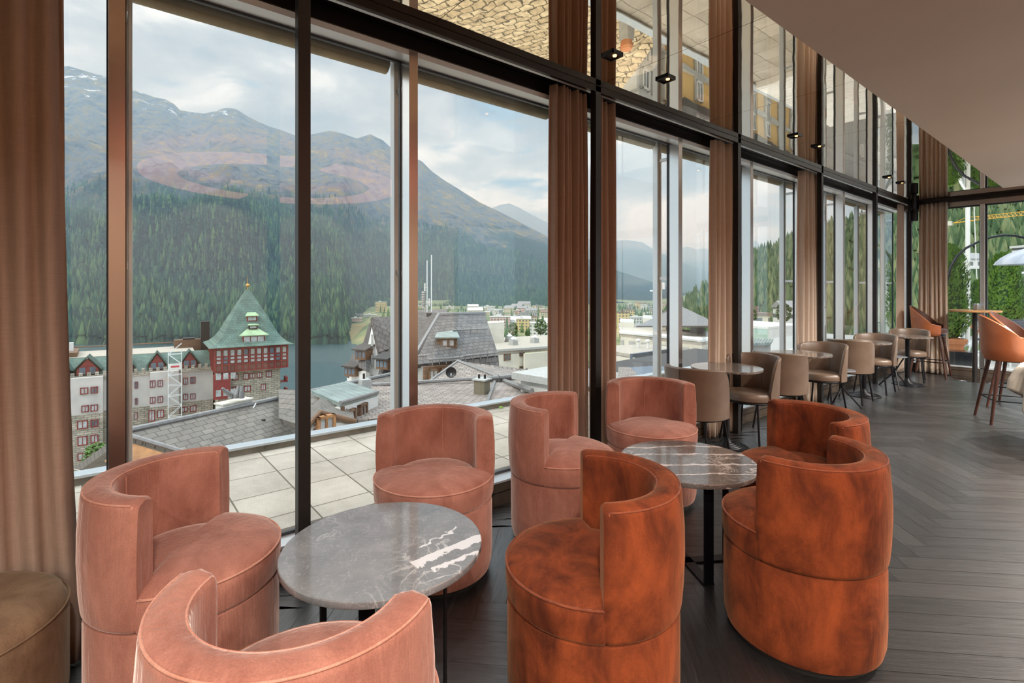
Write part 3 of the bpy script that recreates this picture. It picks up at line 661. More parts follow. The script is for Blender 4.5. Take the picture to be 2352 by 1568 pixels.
# draped table at the right edge
dr = thing('draped_table', 'table under a cream cloth at the right edge, one corner hanging down', 'table', (DRP[0], DRP[1], 0), radians(DRP[2]))
MB().lathe([(.2, 0), (.2, .015), (.03, .02), (.03, .70), (.2, .72), (.44, .725), (.44, .748)], 40).build('table_frame', M['black'], dr, smooth='auto')
n = 56; hs = .70; vs = []
for j in range(n+1):
    for i in range(n+1):
        x = (i/n*2-1)*hs; y = (j/n*2-1)*hs; r_ = sqrt(x*x+y*y); R0 = .455
        if r_ <= R0: vs.append((x, y, .756))
        else:
            ex = r_-R0; a = atan2(y, x); fold = 1+.10*sin(a*12)*min(1, ex/.15)
            rr = (R0+.03*min(1, ex/.06)+.10*ex)*fold; vs.append((rr*cos(a), rr*sin(a), max(.03, .756-ex*.985+.01)))
W = n+1; MB().add(vs, [(j*W+i, j*W+i+1, (j+1)*W+i+1, (j+1)*W+i) for j in range(n) for i in range(n)]).build('tablecloth', M['cloth'], dr, smooth=True, solid=.003)
# ================================================================ outside
# ---- materials
def brickm(name, c1, c2, mort, bw, rh, ms, off=.5, r=.8, scale=1.0, src='Object', rot=(0, 0, 0), nv=.25, vs=1.5, bs=.4, sq=1):
    m, t, p = mat(name); b = N(t, 'ShaderNodeTexBrick'); v = coords(t, (1, 1, 1), rot, src)
    L(t, v, b.inputs['Vector'])
    b.offset = off; b.inputs['Scale'].default_value = scale; b.inputs['Mortar Size'].default_value = ms; b.inputs['Mortar Smooth'].default_value = .1
    b.inputs['Brick Width'].default_value = bw; b.inputs['Row Height'].default_value = rh
    b.inputs['Color1'].default_value = (*c1, 1); b.inputs['Color2'].default_value = (*c2, 1); b.inputs['Mortar'].default_value = (*mort, 1)
    n_ = noise_n(t, v, vs, 6, .6); c_ = mixc(t, nv, b.outputs['Color'], ramp(t, n_, [(.3, (.25, .25, .25)), (.7, (.9, .9, .9))]), 'OVERLAY')
    L(t, c_, p.inputs['Base Color']); setp(p, None, r); inv = N(t, 'ShaderNodeMath', operation='SUBTRACT'); inv.inputs[0].default_value = 1; L(t, b.outputs['Fac'], inv.inputs[1])
    bump(t, p, inv.outputs[0], bs, .02); return m
def uvproj(o, udir, vdir):
    """UV in metres along two world directions, so tiles run with the surface"""
    me = o.data; ul = me.uv_layers.new(name='UVMap'); u_, v_ = Vector(udir).normalized(), Vector(vdir).normalized()
    for l in me.loops:
        c_ = me.vertices[l.vertex_index].co; ul.data[l.index].uv = (c_.dot(u_), c_.dot(v_))
def brickuv(*a, **k): return brickm(*a, src='UV', **k)
m, t, p = mat('terrace_slabs'); b = N(t, 'ShaderNodeTexBrick'); b.offset = 0.0; v = coords(t, (1, 1, 1), (0, 0, 0), 'Object', (.02, .13, 0)); L(t, v, b.inputs['Vector'])
b.inputs['Scale'].default_value = 1; b.inputs['Mortar Size'].default_value = .007; b.inputs['Brick Width'].default_value = .49; b.inputs['Row Height'].default_value = .455; b.inputs['Mortar Smooth'].default_value = .2
b.inputs['Color1'].default_value = (.31, .28, .24, 1); b.inputs['Color2'].default_value = (.40, .365, .315, 1); b.inputs['Mortar'].default_value = (.10, .09, .065, 1)
c_ = mixc(t, .5, b.outputs['Color'], ramp(t, noise_n(t, v, 140, 3, .7), [(.25, (.25, .25, .25)), (.7, (.85, .85, .85))]), 'OVERLAY')
c_ = mixc(t, .6, c_, ramp(t, noise_n(t, v, 1.7, 6, .65), [(.3, (.30, .28, .25)), (.7, (.70, .69, .68))]), 'OVERLAY')
lv = ramp(t, noise_n(t, v, 34, 3, .6), [(.70, (0, 0, 0)), (.715, (1, 1, 1))]); msk = ramp(t, noise_n(t, v, 1.1, 2), [(.52, (0, 0, 0)), (.62, (1, 1, 1))])
c_ = mixc(t, mixc(t, 1, lv, msk, 'MULTIPLY'), c_, (.60, .22, .06)); L(t, c_, p.inputs['Base Color']); setp(p, None, .85); bump(t, p, b.outputs['Fac'], -.5, .01); M['terrace'] = m
M['slate'] = brickuv('grey_slate', (.135, .122, .105), (.18, .163, .14), (.055, .05, .043), .40, .26, .014, r=.6, nv=.3)
M['slate2'] = brickuv('pinkish_tiles', (.22, .185, .16), (.30, .26, .228), (.085, .07, .062), .36, .24, .02, r=.7, nv=.4)
M['slatedark'] = brickuv('dark_slate', (.095, .088, .084), (.135, .125, .118), (.045, .042, .04), .55, .42, .03, r=.6, nv=.35)
M['slatepale'] = brickuv('pale_stone_slate', (.46, .43, .33), (.58, .54, .43), (.13, .11, .08), .55, .42, .035, r=.85, nv=.55, vs=4, bs=1.0)
M['greentile'] = brickuv('green_roof_tile', (.08, .14, .115), (.11, .18, .145), (.045, .09, .075), .6, .35, .03, r=.6, nv=.5, vs=.6)
M['ridge'] = simple('ridge_metal', (.24, .235, .23), .5, .3, var=.15)
M['standseam'] = simple('standing_seam', (.30, .36, .34), .4, .4, var=.25, vs=1.2)
M['seamgreen'] = simple('copper_green', (.34, .48, .28), .6, 0, var=.2, vs=.8)
M['white'] = simple('white_render', (.74, .73, .70), .8, 0, var=.06, vs=1)
M['cream'] = simple('cream_render', (.66, .62, .52), .8, 0, var=.08, vs=.6)
M['ochre'] = simple('ochre_render', (.66, .43, .17), .8, 0, var=.10, vs=.5)
M['pinkw'] = simple('pink_render', (.66, .46, .42), .8, 0, var=.08)
M['yelloww'] = simple('yellow_render', (.72, .58, .30), .8, 0, var=.08)
M['greyw'] = simple('grey_render', (.42, .42, .40), .8, 0, var=.1)
M['woodbrown'] = simple('brown_boards', (.16, .085, .045), .6, 0, var=.3, vs=3)
M['woodorange'] = simple('weathered_boards', (.42, .20, .08), .6, 0, var=.35, vs=3)
M['redwood'] = simple('red_timber', (.22, .028, .026), .55, 0, var=.2, vs=2)
M['stone'] = brickm('stone_wall', (.30, .27, .22), (.42, .38, .31), (.17, .15, .12), 1.1, .38, .05, src='UV', nv=.5, vs=.8)
M['grave'] = simple('gravel_roof', (.42, .38, .32), .9, 0, var=.15, vs=3)
m, t, p = mat('painted_plaster'); v = coords(t, (1, 1, 1)); c_ = ramp(t, noise_n(t, v, .35, 5), [(.3, (.46, .44, .42)), (.7, (.60, .57, .54))])
c_ = mixc(t, ramp(t, noise_n(t, v, .28, 3), [(.60, (0, 0, 0)), (.66, (.55, .55, .55))]), c_, (.62, .38, .26)); L(t, c_, p.inputs['Base Color']); setp(p, None, .85); M['palace'] = m
# ---- generic pieces
def poly(name, pts, m_, th=.2, parent=None, uvd=None, smooth=False):
    """a flat roof or wall face with real thickness, seated below its outline"""
    P_ = [Vector(p) for p in pts]; nrm = Vector((0, 0, 0))
    for i in range(len(P_)): nrm += P_[i].cross(P_[(i+1) % len(P_)])
    nrm.normalize(); nrm = -nrm if nrm.z > 0 else nrm
    if abs(nrm.z) < .05: nrm = -nrm if nrm.dot(P_[0]-O) < 0 else nrm
    o = MB().prism(P_, nrm*th).build(name, m_, parent)
    ud = uvd or (P_[1]-P_[0]); vd = nrm.cross(Vector(ud)); uvproj(o, ud, vd); return o
def wallframe(p, q):
    """local frame for a facade from p to q (plan), outward normal towards the camera"""
    p = Vector((p[0], p[1], 0)); q = Vector((q[0], q[1], 0)); x = (q-p).normalized(); n = Vector((x.y, -x.x, 0))
    if n.dot(Vector((0, 0, 0))-p) < 0: n = -n
    return p, x, n, (q-p).length
def fmat(p, x, n): return Matrix(((x.x, n.x, 0, p.x), (x.y, n.y, 0, p.y), (0, 0, 1, 0), (0, 0, 0, 1)))
def hit(p, n, u, v):
    """where the sight line through u, v meets the facade plane: (along, height)"""
    r = ray(u, v); k = (p-O).dot(n)/r.dot(n); return O+r*k
def window_part(Mx, x0, x1, z0, z1, parent, frame, pane, proud=.05, mull_=1, trans=0):
    q = MB(); b_ = min(.16, (x1-x0)*.14)
    q.box(x0, x0+b_, -.02, proud+.06, z0, z1, Mx).box(x1-b_, x1, -.02, proud+.06, z0, z1, Mx).box(x0, x1, -.02, proud+.06, z0, z0+b_, Mx).box(x0, x1, -.02, proud+.06, z1-b_, z1, Mx)
    for k in range(mull_): c_ = x0+(x1-x0)*(k+1)/(mull_+1); q.box(c_-b_*.35, c_+b_*.35, -.02, proud+.05, z0, z1, Mx)
    if trans: q.box(x0, x1, -.02, proud+.05, z1-(z1-z0)*.3-.03, z1-(z1-z0)*.3+.03, Mx)
    w_ = q.build('window', frame, parent); MB().box(x0+b_*.5, x1-b_*.5, -.02, proud, z0+b_*.5, z1-b_*.5, Mx).build('pane', pane, w_); return w_
# ---- our own terrace with its metal-capped edge
st(MB().box(-5.62, XG-.12, -7, 14.0, -.6, -.15).build('terrace_floor', M['terrace']))
st(MB().box(-5.70, -5.60, -7, 14.2, -.6, -.085).build('terrace_upstand', simple('concrete_edge', (.25, .22, .18), .9, 0, var=.3, vs=5)))
st(MB().box(-5.74, -5.58, -7, 14.2, -.088, -.062).build('terrace_coping', simple('zinc_coping', (.55, .60, .64), .3, .6), bevel=.004))
q = MB(); r_ = random.Random(3); 
for k in range(14):
    a = r_.uniform(0, 6.3); q.add([(0, 0, 0), (.03*cos(a), .03*sin(a), .03), (.035*cos(a+.5), .035*sin(a+.5), .028)], [(0, 1, 2)])
wd_ = q.build('weed', simple('weed_green', (.22, .42, .05), .7), loc=(-5.53, 4.27, -.15)); tag(wd_, 'tiny bright green weed growing at the terrace edge', 'plant')

# ---- near slate roof (left, just past the terrace)
h1 = thing('slate_roofed_house', 'low house with grey slate roof directly beyond the terrace, behind the leftmost chair', 'building', (0, 0, 0))
A1 = PZ(282, 993, -3.0); B1 = PZ(585, 925, -3.0); D1 = PZ(713, 903, -3.0); E1 = PZ(440, 1062, -4.4); E2 = PZ(720, 1010, -4.4); E3 = PZ(700, 1090, -4.4); E0 = PZ(375, 1032, -3.75)
dn = (B1-A1); dn.z = 0; dn.normalize(); side = Vector((dn.y, -dn.x, 0)); side = side if side.dot(O-A1) > 0 else -side
s0 = A1; s1 = D1+dn*6; low = 7.0
E0 = A1+side*1.0+Vector((0, 0, -.0)); 
rf = poly('roof', [A1, s1, s1+side*7.5+Vector((0, 0, -3.3)), A1+side*7.5+Vector((0, 0, -3.3))+dn*5.0], M['slate'], .22, h1, dn)
rb = poly('roof', [A1, s1, s1-side*6.5+Vector((0, 0, -3.4)), A1-side*6.5+Vector((0, 0, -3.4))], M['slate'], .22, h1, dn)
MB().tube([A1+Vector((0, 0, .03)), s1+Vector((0, 0, .03))], .10, 8).build('ridge_cap', M['ridge'], h1)
va = A1+side*7.5+Vector((0, 0, -3.3))+dn*5.0
MB().tube([A1+Vector((0, 0, -.02)), va], .07, 6).build('verge', M['ridge'], h1)
for k in range(7):
    o_ = side*(.10*k); MB()
poly('eave_boards', [A1+Vector((0, 0, -.25)), va+Vector((0, 0, -.25)), va+Vector((0, 0, -.75))-dn*.5, A1+Vector((0, 0, -.75))-dn*.5], M['woodorange'], .12, h1, dn)
poly('wall', [A1+Vector((0, 0, -.7))+dn*.3, va+Vector((0, 0, -.7))+dn*.3, va+Vector((0, 0, -5))+dn*.3, A1+Vector((0, 0, -8))+dn*.3], M['white'], .3, h1, dn)
# chimney plinth with three cowls
ck = PZ(548, 928, -2.85); q = MB(); Mx = fmat(ck, dn, side)
MB().box(-.55, .62, -.22, .22, -1.2, .06, Mx@Matrix.Translation((0, -.3, ck.z))).build('chimney_base', M['white'], h1)
MB().box(-.60, .67, -.27, .27, .06, .11, Mx@Matrix.Translation((0, -.3, ck.z))).build('chimney_slab', M['cream'], h1)
for k, (u_, tilt) in enumerate(((530, -.22), (543, .05), (555, .0))):
    c0 = PZ(u_, 914, -2.62); MB().tube([c0, c0+Vector((0, 0, .12)), c0+side*(-.0)+dn*tilt+Vector((0, 0, .30)), c0+dn*tilt*1.5+Vector((0, 0, .44))], [.10, .10, .07, .04], 12).build('cowl', M['ridge'], h1)
v0 = PZ(605, 990, -3.85); MB().tube([v0-Vector((0, 0, .2)), v0+Vector((0, 0, .45))], [.12, .07], 10).build('vent_pipe', M['blackm'], h1)
cb = [PZ(588, 925, -2.95), PZ(577, 945, -3.2), PZ(570, 985, -3.75), PZ(566, 1012, -4.1)]
MB().tube(cb, .025, 6).build('lightning_cable', M['alu'], h1)
# little stone-slab roof below, at the far left
sr = thing('stone_slab_roof_house', 'low roof of pale stone slabs at the far left, just over the terrace edge', 'building')
a_ = PZ(60, 1060, -2.6); b_ = PZ(150, 1072, -2.6); c_ = PZ(262, 1096, -3.6); d_ = PZ(60, 1200, -3.6)
poly('roof', [a_, b_, c_+(c_-b_)*.3, d_], M['slatepale'], .25, sr, (c_-b_)); 
poly('wall', [b_+Vector((0, 0, -.3)), c_+Vector((0, 0, -.3)), c_+Vector((0, 0, -6)), b_+Vector((0, 0, -6))], M['stone'], .3, sr)
# ---- dormer house with standing-seam roof
def slabroof(name, pts, m_, parent, th=.15, seams=0, sm=None):
    o = poly(name, pts, m_, th, parent, pts[1]-pts[0])
    if seams:
        q = MB()
        for k in range(seams+1):
            f_ = k/seams; a = Vector(pts[0]).lerp(Vector(pts[1]), f_); b = Vector(pts[3]).lerp(Vector(pts[2]), f_); q.tube([a, b], .028, 5)
        q.build('seam_ribs', sm or m_, parent)
    return o
h2 = thing('dormer_house', 'small white house with a green-grey standing-seam roof and a brown window', 'building')
z2 = -2.9
p1, p2, p3_, p4 = PT(716, 897, 19), PT(795, 875, 22.5), PT(868, 900, 19.8), PT(782, 925, 17)
slabroof('roof', [p1, p2, p3_, p4], M['standseam'], h2, .14, 7)
MB().tube([p4, p3_], .07, 8).build('gutter', M['ridge'], h2)
poly('wall', [p4+Vector((0, 0, -.15)), p3_+Vector((0, 0, -.15)), p3_+Vector((0, 0, -3.2)), p4+Vector((0, 0, -3.2))], M['white'], .2, h2)
poly('wall_boards', [p1+Vector((0, 0, -.15)), p4+Vector((0, 0, -.15)), p4+Vector((0, 0, -1.5)), p1+Vector((0, 0, -.6))], M['woodbrown'], .15, h2)
pq, xq, nq, ln = wallframe(p4, p3_); Mx = fmat(pq, xq, nq); zz = p4.z
window_part(Mx, .25, .85, zz-1.75, zz-.35, h2, M['woodbrown'], M['curtpane'], .08); window_part(Mx, 1.15, 1.75, zz-1.75, zz-.35, h2, M['woodbrown'], M['curtpane'], .08)
c0 = PT(838, 880, 21.5); MB().box(-.20, .20, -.20, .20, -.8, .18, Matrix.Translation(c0)).build('chimney', M['greyw'], h2); MB().tube([c0+Vector((-.1, 0, .18)), c0+Vector((-.1, 0, .40))], .05).build('flue', M['blackm'], h2)
g0 = PT(735, 947, 15.5); g1 = PT(706, 978, 14.9); g2 = PT(816, 968, 16.2); bk_ = ray(740, 900); bk_.z = 0; bk_.normalize()
h3 = thing('gable_dormer', 'small brown timber gable dormer between the terrace edge and the dormer house', 'dormer')
poly('roof', [g0, g1, g1+bk_*2.2, g0+bk_*2.2], M['slate'], .14, h3); poly('roof', [g0, g2, g2+bk_*2.2, g0+bk_*2.2], M['slate'], .14, h3)
MB().tube([g1, g0, g2], .085, 8).build('barge_board', M['woodbrown'], h3)
poly('front_wall', [g0+bk_*.2+Vector((0, 0, -.1)), g1+bk_*.2+Vector((0, 0, -.1)), g1+bk_*.2+Vector((0, 0, -1.5)), g2+bk_*.2+Vector((0, 0, -1.5)), g2+bk_*.2], M['white'], .1, h3)
pq, xq, nq, ln = wallframe(g1+bk_*.15, g2+bk_*.15); window_part(fmat(pq, xq, nq), .25, .85, g1.z-.75, g1.z+.18, h3, M['woodorange'], M['curtpane'], .1)
# slope of the dormer house's own roof, left of it and in front
poly('roof', [PT(640, 893, 21), PT(716, 897, 19.2), PT(800, 940, 17.3), PT(720, 985, 15.2), PT(640, 960, 18)], M['slate'], .2, h1)
# ---- pinkish tiled roofs to the right of it
h4 = thing('tiled_roof_house', 'long pinkish-grey tiled roofs with two chimneys behind the middle pink chair', 'building')
k1, k2, k3_ = PT(855, 886, 24), PT(1140, 866, 27), PT(1285, 855, 29)
poly('roof', [k1, k2, PT(1118, 945, 19), PT(800, 965, 17.5)], M['slate2'], .2, h4, k2-k1)
poly('roof', [k2, k3_+(k3_-k2), PT(1560, 918, 22), PT(1118, 945, 19)], M['slate2'], .2, h4, k3_-k2)
hp = PT(1052, 829, 29); hl = PT(985, 877, 26); hr = PT(1145, 866, 25.5)
poly('roof', [hp, hl, hr], M['slate2'], .2, h4, hr-hl); poly('roof', [hp, hr, PT(1290, 868, 30), hp+Vector((3, 6, -1))], M['slate2'], .2, h4)
q = MB(); q.tube([hp, hl], .09, 6).tube([hp, hr], .11, 6).tube([k1+Vector((0, 0, .05)), hr], .09, 6).tube([PT(1141, 868, 26.8), PT(1222, 897, 22)], .12, 6).tube([PT(1139, 868, 26.5), PT(1118, 925, 20.2)], .08, 6).tube([hr, k3_], .10, 6); q.build('ridge_caps', M['ridge'], h4)
for (u_, v_, t_, w_) in ((1107, 898, 22.5, 12), (1216, 882, 24.5, 12)):
    c0 = PT(u_, v_, t_); hw = .26; MB().box(-hw, hw, -hw, hw, -.9, .50, Matrix.Translation(c0)@Matrix.Rotation(radians(25), 4, 'Z')).build('chimney', simple('olive_cladding', (.19, .165, .115), .6), h4)
    MB().box(-hw-.07, hw+.07, -hw-.07, hw+.07, .50, .56, Matrix.Translation(c0)@Matrix.Rotation(radians(25), 4, 'Z')).build('chimney_cap', M['greyw'], h4)
    for dx_ in (-.12, .12): MB().tube([c0+Vector((dx_, dx_*.6, .56)), c0+Vector((dx_, dx_*.6, .74))], .05, 8).build('flue', M['blackm'], h4)
ds = thing('satellite_dish', 'dark grey satellite dish on the pinkish tiled roof', 'satellite dish', PT(1036, 855, 25.5))
dirc = (O-PT(1036, 855, 25.5)).normalized(); R_ = dirc.to_track_quat('Z', 'Y').to_matrix().to_4x4()
MB().lathe([(0, -.06), (.12, -.052), (.24, -.02), (.27, .02), (.24, -.005), (0, -.04)], 28, M=R_).build('dish', M['blackm'], ds, smooth='auto')
MB().tube([(0, 0, -.05), (0, 0, -.55)], .03, 6).tube([(0, 0, -.25), dirc*.3+Vector((0, 0, -.12))], .02, 6).build('mount', M['alu'], ds)
# ---- big slate-roofed house with white gables
def tp(u, v, t): return PT(u, v, t)
h5 = thing('mansard_house', 'large house with dark slate mansard roof, white gable and brown dormers', 'building')
T5_ = 48
r1, r2 = tp(1008, 722, 47), tp(1113, 719, 50); l1, l2 = tp(945, 830, 41), tp(1145, 815, 45); 
f1, f2, f3 = tp(950, 838, 40), tp(1063, 822, 42.5), tp(1145, 816, 44)
poly('roof', [r1, r2, f3, f1], M['slatedark'], .4, h5, r2-r1)
l0 = tp(900, 860, 46); poly('roof', [tp(1005, 720, 47.5), tp(938, 850, 40.5), tp(880, 850, 47), tp(905, 722, 56), tp(962, 716, 56)], M['slatedark'], .4, h5, tp(905, 722, 56)-tp(1005, 720, 47.5))
MB().tube([r1, r2], .18, 6).tube([r1, tp(938, 842, 40.3)], .2, 6).build('ridge_cap', M['ridge'], h5)
poly('roof', [tp(960, 712, 62), tp(1026, 709, 62), tp(1030, 730, 58), tp(960, 735, 58)], M['slatedark'], .4, h5)
# mansard skirt and walls
dnz = Vector((0, 0, -1))
poly('mansard_skirt', [tp(1063, 826, 42.2), tp(1145, 819, 43.8), tp(1150, 878, 43.2), tp(1063, 885, 41.6)], M['slatedark'], .4, h5)
poly('wall', [tp(975, 842, 40), tp(1066, 836, 42), tp(1070, 880, 42), tp(975, 882, 40)], M['woodbrown'], .3, h5)
poly('wall', [tp(945, 838, 40.6), tp(985, 842, 40.4), tp(985, 890, 40.4), tp(945, 895, 40.6)], M['greyw'], .3, h5)
pq, xq, nq, ln = wallframe(tp(975, 842, 39.9), tp(1066, 836, 41.9)); Mx = fmat(pq, xq, nq); zt_ = tp(1000, 850, 40).z
window_part(Mx, .35, 1.15, zt_-1.2, zt_+.05, h5, M['woodbrown'], M['curtpane'], .1); window_part(Mx, 1.35, 2.15, zt_-1.2, zt_+.05, h5, M['woodbrown'], M['curtpane'], .1)
for (a_, b_) in ((tp(1060, 822, 42), tp(1145, 813, 43.8)), (tp(985, 830, 39.8), tp(1063, 824, 41.8)), (tp(1040, 762, 45), tp(1120, 758, 46.6)), (tp(948, 822, 39.8), tp(982, 820, 40))):
    q = MB().tube([a_+Vector((0, 0, .15)), b_+Vector((0, 0, .15))], .09, 6)
    for k in range(5): p_ = a_.lerp(b_, (k+.5)/5); q.tube([p_+Vector((0, 0, .3)), p_+Vector((0, 0, -.3))], .04, 5)
    q.build('snow_guard', M['ridge'], h5)
# flat dormer on the main slope
dd = thing('roof_dormer', 'brown dormer with two windows on the dark slate roof of the mansard house', 'dormer')
c0 = tp(1027, 795, 43.2); fw = (O-c0); fw.z = 0; fw.normalize(); rt = Vector((-fw.y, fw.x, 0)); Mx = Matrix(((rt.x, fw.x, 0, c0.x), (rt.y, fw.y, 0, c0.y), (0, 0, 1, c0.z), (0, 0, 0, 1)))
MB().box(-.85, .85, -2.2, 0, -.15, .70, Mx).build('body', M['woodbrown'], dd)
MB().prism([Mx@Vector(p) for p in ((-1.05, .25, .70), (1.05, .25, .70), (.8, -2.6, 1.15), (-.8, -2.6, 1.15))], (0, 0, .1)).build('roof', M['standseam'], dd)
for s_ in (-.45, .12): window_part(Mx, s_, s_+.5, .0, .6, dd, M['woodbrown'], M['curtpane'], .04, 0)
c0 = tp(991, 727, 50); MB().box(-.35, .35, -.35, .35, -.7, .35, Matrix.Translation(c0)).build('chimney', M['blackm'], h5)
# white gable part on the left
gt = tp(858, 728, 50); poly('gable_wall', [tp(857, 735, 47), tp(878, 810, 46), tp(880, 905, 46), tp(820, 905, 46), tp(842, 808, 46.6)], M['white'], .4, h5)
poly('roof', [tp(855, 727, 46.8), tp(912, 727, 50), tp(925, 790, 47), tp(872, 808, 45.6)], M['slatedark'], .4, h5, (1, 1, 0))
poly('roof', [tp(853, 740, 47.5), tp(843, 812, 46.4), tp(830, 800, 52), tp(848, 742, 52)], M['slatedark'], .4, h5)
poly('roof', [tp(843, 795, 47), tp(840, 850, 44.6), tp(806, 835, 47), tp(823, 790, 50)], M['slatedark'], .4, h5)
poly('roof', [tp(823, 795, 50), tp(822, 850, 47), tp(793, 862, 47), tp(808, 815, 50)], M['slatedark'], .4, h5)
poly('roof', [tp(893, 802, 46), tp(925, 790, 47), tp(925, 900, 43), tp(862, 905, 43), tp(870, 850, 44.5)], M['slatedark'], .4, h5)
poly('wall', [tp(797, 858, 47.4), tp(840, 850, 45.5), tp(840, 905, 45.5), tp(797, 905, 47.4)], M['white'], .4, h5)
pq, xq, nq, ln = wallframe(tp(842, 808, 46.4), tp(878, 808, 45.8)); Mx = fmat(pq, xq, nq)
for (x_, z0_, z1_) in ((.62, 768, 800), (.25, 815, 840), (.62, 815, 842), (1.0, 820, 848), (.25, 862, 890), (.62, 862, 890)):
    za, zb_ = tp(860, z1_, 46).z, tp(860, z0_, 46).z; MB().box(x_-.10, x_+.10, -.02, .06, za, zb_, Mx).build('slit_window', M['greyw'], h5)
for (u_, v_, t_) in ((885, 833, 44.0), (836, 812, 46.2), (812, 850, 46.5)):
    c0 = tp(u_, v_, t_); Mx = Matrix.Translation(c0)@Matrix.Rotation(radians(28), 4, 'Z')
    MB().box(-.6, .6, -.5, .6, -.5, .35, Mx).build('dormer_box', M['woodbrown'], h5)
    MB().prism([Mx@Vector(p) for p in ((-.8, -.75, .35), (.8, -.75, .35), (.8, .8, .75), (-.8, .8, .75))], (0, 0, .12)).build('dormer_roof', M['slatedark'], h5)
    for k in (-.4, 0, .4): MB().box(k-.13, k+.13, -.53, -.5, -.3, .25, Mx).build('pane', M['glassfar'], h5)
am_ = thing('antenna_mast', 'pair of thin white antenna masts on the roof of the mansard house', 'antenna')
for u_, v0, v1 in ((981, 716, 598), (991, 716, 585)): MB().tube([tp(u_, v0, 50), tp(u_, v1, 50)], .055, 6).build('mast', M['alu'], am_)
q = MB().tube([tp(976, 668, 50), tp(976, 650, 50)], .07, 6).tube([tp(974, 660, 50), tp(981, 660, 50)], .03, 5).tube([tp(986, 702, 50), tp(986, 685, 50)], .07, 6).tube([tp(981, 694, 50), tp(987, 694, 50)], .03, 5); q.build('aerial', M['white'], am_)
q = MB().tube([tp(972, 715, 50), tp(972, 668, 50)], .05, 6)
for k in range(9): q.box(-.25, .18, -.1, .1, -.11, .11, Matrix.Translation(tp(973, 672+k*4, 50)))
q.build('panel_stack', M['greyw'], am_)
# ---- cream flat-roofed apartments
h6 = thing('apartment_house', 'cream apartment block with flat gravel roof behind the tiled roofs', 'building')
c1, c2, c3, c4 = tp(1108, 805, 62), tp(1203, 795, 60), tp(1203, 799, 58.5), tp(1300, 786, 58)
b1, b4 = tp(1120, 777, 95), tp(1330, 768, 90)
zr = c1.z
def flat(p, z): return Vector((p.x, p.y, z))
zr = -7.0
q1, q2, q3_, q4 = PZ(1108, 805, zr), PZ(1204, 798, zr), PZ(1206, 800, zr), PZ(1320, 791, zr); q5, q6 = PZ(1350, 764, zr), PZ(1128, 776, zr)
MB().prism([q1, q2, q4, q5, q6], (0, 0, -.7)).build('roof_slab', M['grave'], h6)
MB().prism([flat(p, zr+.02) for p in (q1, q2, q4, q4+Vector((0, 0, 0)))], (0, 0, -.3)).build('fascia', M['greyw'], h6)
for (a_, b_) in ((q1, q2), (q3_, q4)): poly('wall', [a_+Vector((0, 0, -.75)), b_+Vector((0, 0, -.75)), b_+Vector((0, 0, -12)), a_+Vector((0, 0, -12))], M['cream'], .4, h6)
pq, xq, nq, ln = wallframe(q1, q2); Mx = fmat(pq, xq, nq)
for (ua, ub, va_, vb_) in ((1157, 1172, 812, 828), (1157, 1172, 847, 863), (1193, 1205, 809, 818), (1193, 1205, 840, 858)):
    pa = hit(pq, nq, ua, vb_); pb = hit(pq, nq, ub, va_); window_part(Mx, (pa-pq).dot(xq), (pb-pq).dot(xq), pa.z, pb.z, h6, M['woodbrown'], M['glassfar'], .06)
for (u_, v_) in ((1170, 778), (1179, 786), (1228, 781)):
    c0 = PZ(u_, v_+6, zr); MB().box(-.5, .5, -.5, .5, 0, .7, Matrix.Translation(c0)).build('vent_box', M['greyw'], h6); MB().lathe([(.3, .7), (.3, .85), (.5, .9), (.1, 1.3)], 12, c=c0).build('vent_cowl', M['alu'], h6)
MB().prism([PZ(1110, 790, zr), PZ(1158, 786, zr), PZ(1158, 780, zr), PZ(1110, 784, zr)], (0, 0, 3.2)).build('roof_hut', M['cream'], h6)
# ---- concrete building with parapet roof (right of the tall column), blue-grey roof in front
h7 = thing('concrete_office', 'beige concrete building with flat roof and rooftop huts behind the nearest marble table', 'building')
zr = -4.2
w1, w2, w3 = PZ(1425, 764, zr), PZ(1530, 772, zr), PZ(1612, 783, zr); w4, w5 = PZ(1690, 768, zr), PZ(1420, 742, zr)
MB().prism([w1, w3, w4, w5], (0, 0, -.5)).build('roof_slab', M['grave'], h7)
MB().prism([w1, w3, w3+(w3-w4)*-.04, w1+Vector((0, .3, 0))], (0, 0, .35)).build('parapet', M['white'], h7)
MB().tube([w1+Vector((0, 0, .1)), w3+Vector((0, 0, .1)), w4+Vector((0, 0, .1))], .25, 6).build('cornice', M['alu'], h7)
poly('wall', [w1+Vector((0, 0, -.5)), w3+Vector((0, 0, -.5)), w3+Vector((0, 0, -9)), w1+Vector((0, 0, -9))], M['cream'], .4, h7); poly('wall', [w3+Vector((0, 0, -.5)), w4+Vector((0, 0, -.5)), w4+Vector((0, 0, -9)), w3+Vector((0, 0, -9))], M['cream'], .4, h7)
pq, xq, nq, ln = wallframe(w1, w3); Mx = fmat(pq, xq, nq)
for (ua, ub) in ((1427, 1433), (1445, 1459), (1473, 1488), (1520, 1530), (1566, 1583), (1600, 1609)):
    pa = hit(pq, nq, ua, 800); pb = hit(pq, nq, ub, 778); MB().box((pa-pq).dot(xq), (pb-pq).dot(xq), -.02, .08, zr-3.6, zr-.9, Mx).build('shutter_bay', M['greyw'], h7)
MB().box(0, ln, -.02, .35, zr-5.3, zr-4.6, Mx).build('balcony_band', M['white'], h7)
for k in range(8): MB().box(ln-.55, ln+.05, -.05, .12, zr-1.2-k*.75, zr-.85-k*.75, Mx).build('quoin', M['white'], h7)
